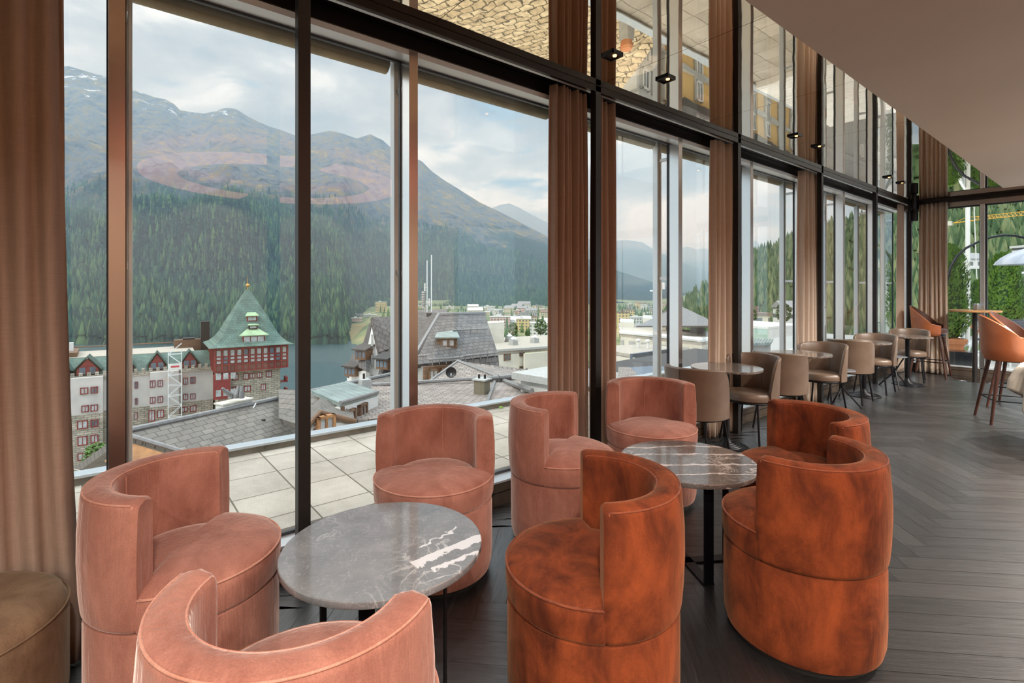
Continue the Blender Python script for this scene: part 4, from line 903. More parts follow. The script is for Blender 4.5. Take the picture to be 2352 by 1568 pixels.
for (ua, ub, va_, vb_) in ((1476, 1530, 755, 731), (1585, 1618, 762, 736), (1424, 1456, 750, 739)):
    pa = PZ(ua, va_, zr); pb = PZ(ub, va_+2, zr); dpt = ray((ua+ub)/2, 700); dpt.z = 0; dpt.normalize(); hh = (va_-vb_)/F_PX*((pa-O).dot(ray(1176, HZ)))
    MB().prism([pa, pb, pb+dpt*4, pa+dpt*4], (0, 0, hh)).build('roof_hut', M['cream'] if ua < 1580 else M['greyw'], h7); MB().prism([pa+Vector((0, 0, hh)), pb+Vector((0, 0, hh)), pb+dpt*4.3+Vector((0, 0, hh)), pa+dpt*4.3+Vector((0, 0, hh))], (0, 0, .25)).build('hut_cornice', M['alu'], h7)
ap = PT(1562, 702, 62); la, lb = PT(1462, 748, 60), PT(1640, 748, 60); bkd = ray(1560, 700); bkd.z = 0; bkd.normalize()
poly('pyramid_roof', [ap, la, lb], M['ridge'], .3, h7); poly('pyramid_roof', [ap, lb, lb+bkd*16, la+bkd*16], M['ridge'], .3, h7)
q = MB().tube([PT(1519, 760, 42), PT(1519, 664, 42)], .07, 6).tube([PT(1493, 668, 42), PT(1519, 668, 42)], .06, 5); 
for u_ in (1517, 1524): q.box(-.11, .11, -.06, .06, 0, .55, Matrix.Translation(PT(u_, 664, 42)))
tag(q.build('mobile_antenna', M['white']), 'white mobile-phone antenna on a pole above the concrete building', 'antenna')
h8 = thing('blue_grey_building', 'low blue-grey flat-roofed building with white side wall in front of the concrete one', 'building')
zr = -5.0; x1, x2, x3, x4 = PZ(1420, 806, zr), PZ(1451, 812, zr), PZ(1490, 800, zr), PZ(1425, 797, zr)
x2b = PZ(1453, 814, zr); x3b = PZ(1560, 800, zr)
MB().prism([PZ(1405, 806, zr), x2b, x3b, PZ(1500, 790, zr), PZ(1405, 793, zr)], (0, 0, -.4)).build('roof_slab', M['grave'], h8)
poly('wall', [x2b+Vector((0, 0, .05)), x3b+Vector((0, 0, .05)), x3b+Vector((0, 0, -5)), x2b+Vector((0, 0, -5))], simple('blue_grey_metal', (.10, .13, .165), .5, .2), .3, h8)
poly('wall', [PZ(1405, 806, zr)+Vector((0, 0, -.3)), x2b+Vector((0, 0, -.3)), x2b+Vector((0, 0, -5)), PZ(1405, 806, zr)+Vector((0, 0, -5))], M['cream'], .3, h8)
for (u_, v_) in ((1466, 798), (1488, 800)): MB().lathe([(.14, 0), (.14, .7), (.3, .75), (.3, .9), (.05, 1.0)], 12, c=PZ(u_, v_, zr)).build('vent_cowl', M['white'], h8)
h9 = thing('tiled_shed', 'grey tiled roof corner just over the terrace edge, right of the tall column', 'building')
poly('roof', [PT(1420, 842, 24), PT(1447, 843, 24), PT(1475, 870, 19), PT(1420, 870, 19)], M['slate2'], .2, h9); poly('roof', [PT(1447, 843, 24), PT(1530, 838, 27), PT(1560, 870, 20), PT(1475, 870, 19)], simple('blue_grey_roof', (.12, .15, .19), .5), .2, h9)
# green-white low buildings seen past the third column
h10 = thing('pale_green_building', 'pale green building with white parapet, seen above the second marble table', 'building')
zr = -3.4; y1, y2, y3, y4 = PZ(1715, 748, zr), PZ(1765, 750, zr), PZ(1850, 745, zr), PZ(1730, 736, zr)
MB().prism([y1, y2, y3, y4], (0, 0, -.35)).build('roof_slab', M['white'], h10); gm = simple('pale_green_wall', (.42, .56, .48), .7)
poly('wall', [y1+Vector((0, 0, -.3)), y2+Vector((0, 0, -.3)), y2+Vector((0, 0, -5)), y1+Vector((0, 0, -5))], gm, .3, h10); poly('wall', [y2+Vector((0, 0, -.3)), y3+Vector((0, 0, -.3)), y3+Vector((0, 0, -5)), y2+Vector((0, 0, -5))], M['white'], .3, h10)
h11 = thing('copper_roof_shed', 'small grey shed with ribbed green copper roof, above the second marble table', 'building')
slabroof('roof', [PT(1722, 777, 26), PT(1776, 778, 26), PT(1770, 787, 22), PT(1715, 789, 21)], M['standseam'], h11, .1, 8)
poly('wall', [PT(1715, 790, 21.2), PT(1770, 788, 22.2), PT(1770, 830, 22.2), PT(1715, 830, 21.2)], M['greyw'], .2, h11)
# ================================================================ palace hotel with green roofs, beyond
PL, PR = PT(118, 900, 90), PT(486, 900, 104)
h12 = thing('palace_hotel', 'long grey and white hotel with crenellated edge, green roof and red dormers', 'building')
pq, xq, nq, ln = wallframe(PL, PR); Mx = fmat(pq, xq, nq)
def lx(u, v): p_ = hit(pq, nq, u, v); return (p_-pq).dot(xq), p_.z
zc = lx(284, 858)[1]; zs = lx(284, 938)[1]
xs = lx(127, 900)[0]-6; xe = lx(489, 900)[0]
o = MB().box(xs, xe, -14, 0, zs, zc, Mx).build('upper_wall', M['palace'], h12)
o = MB().box(xs, xe, -14, .05, zs-30, zs, Mx).build('lower_wall', M['stone'], h12); uvproj(o, xq, (0, 0, 1))
xa, xb2 = lx(165, 900)[0], lx(238, 900)[0]
for (ua, ub) in ((165, 238), (345, 410)):
    a_, b_ = lx(ua, 900)[0], lx(ub, 900)[0]; MB().box(a_, b_, 0, 1.6, zs, zc, Mx).build('bay_tower', M['palace'], h12); o = MB().box(a_-.01, b_+.01, 0, 1.65, zs-30, zs, Mx).build('bay_tower_base', M['stone'], h12); uvproj(o, xq, (0, 0, 1))
q = MB(); 
x = xs
while x < xe: q.box(x, x+.55, -.35, .25, zc, zc+.75, Mx); x += 1.15
q.box(xs, xe, -.35, .3, zc-.5, zc+.15, Mx); o = q.build('crenellation', M['stone'], h12); uvproj(o, xq, (0, 0, 1))
zrt = lx(284, 827)[1]+.6
o = poly('roof', [Mx@Vector((xs, -.6, zc+.1)), Mx@Vector((xe-.2, -.6, zc+.1)), Mx@Vector((xe-.2, -4.2, zrt)), Mx@Vector((xs, -4.2, zrt))], M['greentile'], .3, h12, xq)
MB().box(xs, xe-3, -16, -4.1, zrt-.3, zrt, Mx).build('roof_deck', M['grave'], h12)
MB().tube([Mx@Vector((xs, -15, zrt+1.0)), Mx@Vector((xe-5, -15, zrt+1.0))], .12, 6).build('deck_rail', M['woodbrown'], h12)
for (uc, w_) in ((136, 24), (201, 28), (287, 22), (361, 22), (436, 22)):
    xc = lx(uc, 845)[0]; hw = w_/2*100/F_PX*1.15*1.4; zb = zc+.3; za = zrt+.4
    dm = MB().prism([Mx@Vector(p) for p in ((xc-hw*.8, -.1, zb), (xc+hw*.8, -.1, zb), (xc+hw*.8, -.1, zb+1.0), (xc, -.1, za-.3), (xc-hw*.8, -.1, zb+1.0))], nq*-3.5).build('gable_dormer', M['redwood'], h12)
    q = MB().prism([Mx@Vector(p) for p in ((xc-hw, .25, zb+.9), (xc, .25, za), (xc, .25, za+.25), (xc-hw-.2, .25, zb+.95))], nq*-4).prism([Mx@Vector(p) for p in ((xc+hw, .25, zb+.9), (xc, .25, za), (xc, .25, za+.25), (xc+hw+.2, .25, zb+.95))], nq*-4)
    q.build('dormer_roof', M['greentile'], dm)
    for s_ in (-.38, .38): MB().box(xc+s_*hw-.42, xc+s_*hw+.42, -.12, .0, zb+.1, zb+1.35, Mx).build('pane', M['glassfar'], dm)
for (u0, u1, v0, v1) in [(128, 142, 895, 913), (184, 203, 889, 906), (208, 225, 887, 904), (129, 142, 936, 952), (187, 204, 930, 947), (208, 225, 928, 945), (130, 147, 971, 994), (177, 202, 964, 986), (208, 226, 962, 981), (130, 147, 1008, 1030), (178, 201, 1000, 1024), (208, 226, 997, 1018), (131, 147, 1045, 1064), (178, 201, 1038, 1058), (178, 201, 1072, 1090),
    (284, 298, 875, 893), (309, 317, 876, 892), (344, 357, 873, 890), (362, 374, 872, 888), (421, 432, 867, 883), (437, 449, 865, 881),
    (284, 289, 914, 930), (310, 316, 914, 929), (344, 357, 911, 927), (362, 374, 909, 925), (421, 432, 904, 918), (437, 449, 903, 917),
    (284, 291, 944, 967), (309, 316, 946, 963), (341, 356, 941, 968), (361, 377, 940, 960), (416, 431, 933, 947), (436, 451, 930, 946), (284, 290, 976, 992)]:
    bay = any(a_ <= (u0+u1)/2 <= b_ for a_, b_ in ((165, 238), (345, 410)))
    off = 1.66 if bay else .06
    pb_ = pq+nq*off; pa = hit(pb_, nq, u0, v1); pb = hit(pb_, nq, u1, v0)
    window_part(Mx@Matrix.Translation((0, off, 0)), (pa-pb_).dot(xq), (pb-pb_).dot(xq), pa.z, pb.z, h12, M['redwood'], M['curtpane'] if (u0*7+v0) % 3 else M['glassfar'], .08)
for (u_, v_, w_, hh) in ((434, 806, 5.5, 2.6), (433, 790, 2.2, 1.4), (471, 800, 1.6, 6.0)):
    c0 = PT(u_, v_, 112); MB().box(-w_/2, w_/2, -1, 1, -hh*.3, hh, Matrix.Translation(c0)@Matrix.Rotation(atan2(xq.y, xq.x), 4, 'Z')).build('chimney', M['woodbrown'] if w_ > 3 else M['blackm'], h12)
c0 = PT(165, 815, 100); MB().box(-3, 6, -1, 1, -.6, 1.0, Matrix.Translation(c0)).build('roof_plant', M['woodbrown'], h12); MB().box(1, 2.5, -.3, .3, 1.0, 2.6, Matrix.Translation(c0)).build('roof_plant', M['white'], h12)
# scaffold tower
scf = thing('scaffold_tower', 'silver scaffold tower standing against the palace hotel facade', 'scaffold')
sx0, sx1 = lx(386, 900)[0], lx(416, 900)[0]; ztp = lx(400, 800)[1]; zbt = zs-8; q = MB()
for a_ in (sx0, sx1):
    for b_ in (2.0, 3.4): q.tube([Mx@Vector((a_, b_, zbt)), Mx@Vector((a_, b_, ztp))], .06, 5)
k = 0; z = zbt
while z < ztp-.5:
    for b_ in (2.0, 3.4): q.tube([Mx@Vector((sx0, b_, z)), Mx@Vector((sx1, b_, z))], .045, 5).tube([Mx@Vector((sx0, b_, z)), Mx@Vector((sx1, b_, z+2))] if k % 2 else [Mx@Vector((sx1, b_, z)), Mx@Vector((sx0, b_, z+2))], .04, 5)
    z += 2; k += 1
q.build('frame', M['alu'], scf)
pn = hit(pq+nq*3.5, nq, 401, 842); MB().box(sx0, sx1, 3.45, 3.52, pn.z-.6, pn.z+.6, Mx).build('banner', M['white'], scf); MB().box(sx0+.4, sx1-.4, 3.52, 3.54, pn.z-.15, pn.z+.2, Mx).build('banner_stripe', simple('red_print', (.55, .08, .08), .6), scf)
# ---- the tower with its tall green pyramid roof
h13 = thing('hotel_tower', 'square hotel tower with red timber storeys and a steep green pyramid roof', 'building')
FL, FR = PT(494, 800, 98), PT(660, 789, 105.5); pq, xq, nq, ln = wallframe(FL, FR); Mx = fmat(pq, xq, nq); ze = FL.z
zb = lx(494, 857)[1]; dp = ln
o = MB().box(0, ln, -dp, 0, zb, ze, Mx).build('timber_storeys', simple('tower_panels', (.20, .085, .065), .7, 0, var=.25, vs=.8), h13)
x1_, x0_ = lx(657, 850)[0]-.8, .6
o = MB().box(x0_, ln-1.2, -dp+1, -.9, zb-34, zb, Mx).build('stone_shaft', M['stone'], h13); uvproj(o, xq, (0, 0, 1))
q = MB()
for k in range(12): x = ln*k/11; q.box(x-.13, x+.13, -.05, .22, zb, ze, Mx)
for z in (zb+.12, zb+1.5, zb+(ze-zb)*.5, ze-.25, zb+3.1): q.box(-.1, ln+.1, -.05, .18, z-.12, z+.12, Mx)
for k in range(8): y = -dp*k/7; q.box(-.22, .05, y-.13, y+.13, zb, ze, Mx)
q.build('timber_frame', M['redwood'], h13)
for row, (za, zb2) in enumerate(((ze-1.75, ze-.5), (zb+1.75, zb+2.95))):
    for k in range(11):
        x = ln*k/11
        if k in (0, 5, 10) and row: mt_ = M['greyw']
        else: mt_ = M['curtpane'] if (k*3+row) % 4 else M['glassfar']
        if row == 0 and k in (0, 5, 10): mt_ = M['greyw']
        MB().box(x+.25, x+ln/11-.25, -.02, .1, za, zb2, Mx).build('pane', mt_, h13)
cx = ln/2; ztip = PT(568, 665, 106).z; ov = 1.1; ring_s = []
prof = [(1.0, 0), (.86, .045), (.74, .12), (.64, .22), (.50, .41), (.30, .67), (.12, .90), (.02, 1.0)]
vs = []; 
for s_, h_ in prof:
    hw = (ln/2+ov)*s_; z = ze+.1+(ztip-ze)*h_
    vs += [Mx@Vector((cx-hw, -dp/2+hw, z)), Mx@Vector((cx+hw, -dp/2+hw, z)), Mx@Vector((cx+hw, -dp/2-hw, z)), Mx@Vector((cx-hw, -dp/2-hw, z))]
fs = [(i*4+j, i*4+(j+1) % 4, (i+1)*4+(j+1) % 4, (i+1)*4+j) for i in range(len(prof)-1) for j in range(4)]+[(3, 2, 1, 0), tuple(range(len(vs)-4, len(vs)))]
o = MB().add(vs, fs).build('pyramid_roof', M['greentile'], h13); uvproj(o, xq, (0, 0, 1))
tipp = Mx@Vector((cx, -dp/2, ztip)); MB().lathe([(.16, -.2), (.10, .5), (.38, .75), (.42, .95), (.30, 1.15), (.08, 1.3), (.05, 2.3), (.01, 3.0)], 16, c=tipp).build('finial', simple('gilt', (.55, .30, .08), .35, .6), h13, smooth='auto')
def tower_dormer(xc, zc_, hw, hh, rh, par, frame):
    frac = (zc_-ze)/(ztip-ze); y = -dp/2+(ln/2+ov)*(1-frac)*.93-.1
    d_ = MB().box(xc-hw, xc+hw, y-3.2, y+.5, zc_-hh, zc_, Mx).build('roof_dormer', frame, par)
    MB().prism([Mx@Vector(p) for p in ((xc-hw*1.35, y+.8, zc_), (xc+hw*1.35, y+.8, zc_), (xc+hw*.5, y-1.2, zc_+rh), (xc-hw*.5, y-1.2, zc_+rh))], (0, 0, .15)).build('dormer_roof', M['seamgreen'], d_)
    nn = max(1, int(hw/.55))
    for k in range(nn): a_ = xc-hw+.15+(2*hw-.3)*k/nn; MB().box(a_+.08, a_+(2*hw-.3)/nn-.08, y+.48, y+.56, zc_-hh+.15, zc_-.15, Mx).build('pane', M['curtpane'], d_)
fz = lambda v: PT(575, v, 101).z
tower_dormer(cx+.3, fz(772), 2.0, 1.35, 1.2, h13, M['redwood']); tower_dormer(cx+.3, fz(728), .95, 1.0, 1.0, h13, M['redwood']); tower_dormer(cx+.35, fz(749), .8, .7, .25, h13, M['blackm'])
# bays and windows in the stone shaft
for (u0, u1, v0, v1) in ((490, 528, 858, 917),): 
    a_ = hit(pq, nq, u0, v1); b_ = hit(pq, nq, u1, v0); by = MB().box((a_-pq).dot(xq), (b_-pq).dot(xq), -.5, .8, a_.z, b_.z, Mx).build('red_bay', M['redwood'], h13)
    for r_ in range(2):
        for k in range(3):
            xx = (a_-pq).dot(xq)+.35+k*1.25; z0_ = a_.z+.6+r_*3.2
            MB().box(xx, xx+.85, .8, .86, z0_, z0_+1.2, Mx).build('pane', M['curtpane'], by)
for (u0, u1, v0, v1) in ((534, 548, 858, 873), (558, 571, 856, 872), (573, 586, 856, 869), (590, 602, 854, 868), (611, 624, 851, 866), (534, 548, 887, 896), (560, 576, 885, 900), (599, 610, 881, 896)):
    pb_ = pq-nq*.9; a_ = hit(pb_, nq, u0, v1); b_ = hit(pb_, nq, u1, v0); window_part(Mx@Matrix.Translation((0, -.9, 0)), (a_-pb_).dot(xq), (b_-pb_).dot(xq), a_.z, b_.z, h13, M['redwood'], M['curtpane'], .08)
bal = MB()
for z in (zb-3.2, zb-5.6): bal.box(ln-1.3, ln+.3, -3, -1, z, z+.2, Mx).box(ln-.1, ln+.3, -3, -1, z, z+1.1, Mx)
bal.build('balcony', M['redwood'], h13)
# ================================================================ lake, valley, mountains
def interp(pts, x):
    if x <= pts[0][0]: return pts[0][1]
    for (a, b), (c_, d_) in zip(pts, pts[1:]):
        if x <= c_: f_ = (x-a)/(c_-a); return b+(d_-b)*f_
    return pts[-1][1]
def mtn_mat(name, forest, grass, rock, tree_z, blend, snow_z=None, fs=.02):
    m, t, p = mat(name); g_ = N(t, 'ShaderNodeNewGeometry'); sx = N(t, 'ShaderNodeSeparateXYZ'); L(t, g_.outputs['Position'], sx.inputs[0])
    mp = N(t, 'ShaderNodeMapping'); mp.inputs['Scale'].default_value = (.001, .001, .001); L(t, g_.outputs['Position'], mp.inputs[0]); v = mp.outputs[0]
    big = noise_n(t, v, 3.2, 8, .62, .6); fine = noise_n(t, v, 26, 8, .7, .3); vf = noise_n(t, v, 90, 4, .7)
    fcol = ramp(t, vf, [(.35, tuple(x*.3 for x in forest)), (.5, tuple(x*.8 for x in forest)), (.66, tuple(x*2.0 for x in forest))])
    mid = noise_n(t, v, 11, 8, .68, .5); mm_ = mixc(t, .5, mid, fine); gcol = ramp(t, mm_, [(.38, tuple(x*.28 for x in rock)), (.45, rock), (.50, tuple(x*1.9 for x in rock)), (.53, grass), (.61, tuple(min(1, x*2.0) for x in grass))])
    # where forest ends: height wobbles with the noise
    h = N(t, 'ShaderNodeMath', operation='MULTIPLY_ADD'); L(t, big, h.inputs[0]); h.inputs[1].default_value = blend*2.4; h.inputs[2].default_value = -blend*1.2
    h2 = N(t, 'ShaderNodeMath', operation='ADD'); L(t, sx.outputs['Z'], h2.inputs[0]); L(t, h.outputs[0], h2.inputs[1])
    h3 = N(t, 'ShaderNodeMath', operation='MULTIPLY_ADD'); L(t, fine, h3.inputs[0]); h3.inputs[1].default_value = blend*1.6; L(t, h2.outputs[0], h3.inputs[2])
    mr = N(t, 'ShaderNodeMapRange'); mr.inputs['From Min'].default_value = tree_z+blend*.55; mr.inputs['From Max'].default_value = tree_z+blend*1.15; L(t, h3.outputs[0], mr.inputs['Value'])
    c_ = mixc(t, mr.outputs[0], fcol, gcol)
    if snow_z:
        sn = noise_n(t, v, 9, 9, .75); s2 = N(t, 'ShaderNodeMapRange'); s2.inputs['From Min'].default_value = snow_z; s2.inputs['From Max'].default_value = snow_z+260; s2.inputs['To Min'].default_value = -.30; s2.inputs['To Max'].default_value = .005; L(t, sx.outputs['Z'], s2.inputs['Value'])
        a_ = N(t, 'ShaderNodeMath', operation='ADD'); L(t, sn, a_.inputs[0]); L(t, s2.outputs[0], a_.inputs[1]); c_ = mixc(t, ramp(t, a_.outputs[0], [(.56, (0, 0, 0)), (.60, (1, 1, 1))]), c_, (.75, .78, .82))
    L(t, c_, p.inputs['Base Color']); setp(p, None, .95, Specular_IOR_Level=.1); b = N(t, 'ShaderNodeBump'); b.inputs['Strength'].default_value = .8; b.inputs['Distance'].default_value = 28
    L(t, fine, b.inputs['Height']); b2 = N(t, 'ShaderNodeBump'); b2.inputs['Strength'].default_value = .5; b2.inputs['Distance'].default_value = 8; L(t, vf, b2.inputs['Height']); L(t, b.outputs[0], b2.inputs['Normal']); L(t, b2.outputs[0], p.inputs['Normal']); return m
def fbm(x, y, s, o=5): return noise.fractal(Vector((x*s, y*s, .7)), 1.0, 2.1, o)
def terrain(name, sky, u0, u1, t0, t1, z0, m_, label, cat, nu=150, nt=60, rough=.05, pw=1.15, back=.18):
    """a real hillside: rises from depth t0 to its ridge at depth t1 and falls away behind"""
    vs = []; nb = 6; H = {}
    for i in range(nu+1):
        u = u0+(u1-u0)*i/nu; r = ray(u, HZ); tt0 = t0(u) if callable(t0) else t0; tt1 = t1(u) if callable(t1) else t1
        zr = CH+(HZ-interp(sky, u))/F_PX*tt1
        for j in range(nt+nb+1):
            if j <= nt:
                f_ = j/nt; t_ = tt0+(tt1-tt0)*f_; z = z0+(zr-z0)*f_**pw; env = min(1, f_*5)*(1-f_)**.6+.06*f_
            else:
                f_ = (j-nt)/nb; t_ = tt1*(1+back*f_*2); z = zr-(zr-z0)*.5*f_; env = .2
            x, y = r.x*t_, r.y*t_; n_ = fbm(x, y, 1/(tt1*.22), 7)+.7*(.35-abs(fbm(x+90, y, 1/(tt1*.10), 6)))
            z += (zr-z0)*rough*env*n_*2.0
            vs.append((x, y, z))
    W = nt+nb+1; fs = [(i*W+j, i*W+j+1, (i+1)*W+j+1, (i+1)*W+j) for i in range(nu) for j in range(nt+nb)]
    o = MB().add(vs, fs).build(name, m_, smooth=True); tag(o, label, cat)
    def hz(u, f_):
        i = (u-u0)/(u1-u0)*nu; j = f_*nt; i = max(0, min(nu-1.001, i)); j = max(0, min(nt-.001, j)); a, b = int(i), int(j); fi, fj = i-a, j-b
        P = lambda a, b: Vector(vs[a*W+b]); return P(a, b).lerp(P(a+1, b), fi).lerp(P(a, b+1).lerp(P(a+1, b+1), fi), fj)
    return hz
SK_A = [(-500, 110), (0, 160), (60, 152), (115, 150), (160, 152), (240, 176), (300, 205), (350, 222), (380, 228), (400, 238), (413, 252), (430, 254), (470, 259), (500, 252), (520, 248), (545, 252), (570, 268), (620, 290), (680, 312), (720, 308), (760, 300), (790, 306), (820, 318), (850, 308), (880, 322), (905, 342), (935, 362), (965, 366), (972, 372), (990, 392), (1015, 410), (1050, 432), (1100, 464), (1150, 488), (1200, 514), (1265, 547), (1340, 590), (1425, 624), (1480, 641), (1560, 668), (1640, 700)]
SK_B = [(1000, 500), (1080, 484), (1130, 478), (1150, 470), (1170, 467), (1195, 478), (1225, 495), (1265, 515), (1330, 545), (1400, 553), (1440, 551), (1475, 556), (1500, 572), (1560, 600), (1640, 630), (1700, 660)]
SK_C = [(1400, 600), (1500, 590), (1560, 570), (1580, 566), (1600, 573), (1620, 570), (1640, 578), (1700, 570), (1735, 552), (1750, 566), (1780, 590), (1900, 610)]
SK_D = [(1520, 725), (1570, 700), (1600, 680), (1640, 655), (1700, 605), (1735, 585), (1780, 568), (1830, 550), (1850, 537), (1900, 525), (1950, 512), (2050, 490), (2150, 440), (2352, 385), (2800, 330)]
mA = mtn_mat('mountain_near', (.020, .046, .036), (.16, .125, .060), (.078, .088, .108), 280, 190, 860)
mB = mtn_mat('mountain_far', (.03, .06, .04), (.15, .125, .08), (.13, .125, .12), 500, 200, 1150)
mD = mtn_mat('near_hill', (.05, .085, .03), (.16, .16, .08), (.16, .14, .09), 900, 60)
hA = terrain('mountain', SK_A, -500, 1640, lambda u: 545+max(0, min(1, (u-790)/60))*800, lambda u: 3300-max(0, u-1000)*.9, -58, mA, 'broad forested mountain with bare rocky ridge and snow patches across the lake', 'mountain', 420, 170, .085, 1.6)
terrain('mountain', SK_B, 1000, 1700, 3800, 7500, -50, mB, 'distant blue mountain with a small snowy peak behind the main ridge', 'mountain', 90, 40, .03)
terrain('mountain', SK_C, 1400, 1900, 6000, 11000, -50, mB, 'faint jagged mountain range furthest away at the valley end', 'mountain', 70, 30, .03)
hD = terrain('forested_hill', SK_D, 1500, 2900, lambda u: 150+max(0, (1900-u))*.6, lambda u: 620, -38, mD, 'steep green forested hillside close by, seen through the right-hand windows', 'hill', 160, 50, .02)
# lake
m, t, p = mat('lake_water'); setp(p, (.03, .075, .085), .25, Specular_IOR_Level=.5); bump(t, p, noise_n(t, coords(t, (.05, .11, 1), src='Object'), 5, 6, .65, .4), .35, 1.2); M['lake'] = m
lk = MB(); lk.add([PZ(-600, HZ+60, -58), PZ(1500, HZ+60, -58), PT(1500, HZ, 90)+Vector((0, 0, -59.5)), PT(-600, HZ, 90)+Vector((0, 0, -59.5))], [(0, 1, 2, 3)])
tag(lk.build('lake', M['lake']), 'dark teal lake below the mountain, seen beside the green tower', 'lake')
# valley floor with meadow
m, t, p = mat('valley_ground'); v = coords(t, (1, 1, 1)); L(t, ramp(t, noise_n(t, v, .02, 6, .6), [(.35, (.06, .10, .04)), (.5, (.16, .20, .08)), (.62, (.26, .24, .12))]), p.inputs['Base Color']); setp(p, None, .95)
vs = []; nu, ntt = 60, 30
for i in range(nu+1):
    u = 780+(1900-780)*i/nu; r = ray(u, HZ); 
    for j in range(ntt+1):
        t_ = 70*(2400/70)**(j/ntt); e_ = min(1, max(0, (u-(800 if t_ > 560 else 900-0*t_))/60)); z = interp([(70, -28), (300, -40), (700, -46), (1500, -44), (2400, -30)], t_); z = -60+(z+60)*e_
        vs.append((r.x*t_, r.y*t_, z+1.2*fbm(r.x*t_, r.y*t_, .01)))
W = ntt+1; tag(MB().add(vs, [(i*W+j, i*W+j+1, (i+1)*W+j+1, (i+1)*W+j) for i in range(nu) for j in range(ntt)]).build('valley_ground', m, smooth=True), 'green and brown valley meadow between the lake and the town', 'meadow', kind='structure')
st(MB().box(-140, 60, -80, 160, -62, -40).build('ground', M['grave']))
# the meadow spit by the lake
sp_o = MB().prism([PZ(700, 787, -57.5), PZ(800, 781, -57.5), PZ(850, 771, -57.0), PZ(870, 745, -50), PZ(800, 742, -50), PZ(700, 742, -50)], (0, 0, -2)).build('meadow', simple('dry_meadow', (.24, .20, .085), .95, 0, var=.3, vs=.02)); tag(sp_o, 'dry yellow-brown lakeside meadow spit beside the wooded point', 'meadow')
# forests: uncountable conifers
def forest(name, pts, hs, m_, label, seed=1, sides=5):
    """every tree is two stacked cones; one mesh, nobody could count them"""
    r_ = np.random.default_rng(seed); n = len(pts); P = np.array([tuple(p) for p in pts], float); hs = np.array(hs, float); wd = hs*r_.uniform(.15, .24, n); ph = r_.uniform(0, 6.28, n)
    ang = np.arange(sides)*2*pi/sides; V = []; 
    tiers = [(-.05, .62, 1.0), (.38, 1.0, .66)]
    for za, zb_, wf in tiers:
        A = ang[None, :]+ph[:, None]; jit = r_.uniform(.8, 1.2, (n, sides))
        ringp = np.stack([P[:, None, 0]+np.cos(A)*(wd*wf)[:, None]*jit, P[:, None, 1]+np.sin(A)*(wd*wf)[:, None]*jit, np.repeat((P[:, 2]+hs*za)[:, None], sides, 1)], 2)
        tip = np.stack([P[:, 0], P[:, 1], P[:, 2]+hs*zb_], 1)[:, None, :]; V.append(np.concatenate([ringp, tip], 1))
    V = np.concatenate(V, 1); k = (sides+1)*len(tiers); base = (np.arange(n)*k)[:, None, None]; F = []
    for ti in range(len(tiers)):
        o_ = ti*(sides+1); F += [[o_+i, o_+(i+1) % sides, o_+sides] for i in range(sides)]
    F = (np.array(F)[None]+base).reshape(-1, 3); me = bpy.data.meshes.new(name); nf = len(F)
    me.vertices.add(n*k); me.vertices.foreach_set('co', V.reshape(-1)); me.loops.add(nf*3); me.loops.foreach_set('vertex_index', F.reshape(-1).astype(np.int32))
    me.polygons.add(nf); me.polygons.foreach_set('loop_start', np.arange(nf, dtype=np.int32)*3); me.update(calc_edges=True)
    at = me.attributes.new('tone', 'FLOAT', 'FACE'); at.data.foreach_set('value', np.repeat(r_.uniform(0, 1, n), nf//n).astype(np.float32))
    me.materials.append(m_); o = bpy.data.objects.new(name, me); C.objects.link(o); tag(o, label, 'forest', kind='stuff'); return o
def tree_mat(name, c0, c1, c2):
    m, t, p = mat(name); a = N(t, 'ShaderNodeAttribute'); a.attribute_name = 'tone'; L(t, ramp(t, a.outputs['Fac'], [(0, c0), (.6, c1), (1, c2)]), p.inputs['Base Color']); setp(p, None, .9, Specular_IOR_Level=.1); return m
tmA = tree_mat('conifer_dark', (.008, .026, .020), (.026, .070, .042), (.085, .150, .060)); tmD = tree_mat('conifer_light', (.035, .07, .032), (.085, .13, .058), (.18, .20, .095))
r_ = random.Random(9); pts = []; hs = []
for _ in range(34000):
    u = r_.uniform(-60, 1330); f_ = r_.random()**1.25*.58; p_ = hA(u, f_)
    keep = 1
    keep *= max(0, min(1, (350-p_.z)/150))
    if r_.random() < keep: pts.append(p_); hs.append(r_.uniform(15, 27))
forest('conifer_forest', pts, hs, tmA, 'dense dark conifer forest covering the lower mountain slope', 2)
pts = []; hs = []
for _ in range(900):
    u = r_.uniform(690, 812); t_ = r_.uniform(585, 700); r0 = ray(u, HZ)
    if u > 800-(t_-585)*.05 : continue
    pts.append(Vector((r0.x*t_, r0.y*t_, -57+ (t_-585)*.08))); hs.append(r_.uniform(16, 30)*(1 if u < 780 else .7))
forest('conifer_forest', pts, hs, tmA, 'wooded point of conifers at the lake shore left of the yellow tower block', 5)
pts = []; hs = []
for _ in range(7000):
    u = r_.uniform(1530, 2600); f_ = r_.random()*.97+.02; p_ = hD(u, f_); pts.append(p_); hs.append(r_.uniform(9, 17))
forest('conifer_forest', pts, hs, tmD, 'sunlit green larch and spruce forest on the near hillside at the right', 7, 6)
pts = []; hs = []
for _ in range(420):
    u = r_.choice([r_.uniform(860, 1290), r_.uniform(1420, 1560)]); t_ = r_.uniform(420, 1250); r0 = ray(u, HZ); pts.append(Vector((r0.x*t_, r0.y*t_, -46))); hs.append(r_.uniform(9, 17))
forest('town_trees', pts, hs, tree_mat('town_tree', (.04, .09, .03), (.08, .14, .04), (.14, .19, .06)), 'scattered dark green trees standing between the town houses', 11, 6)
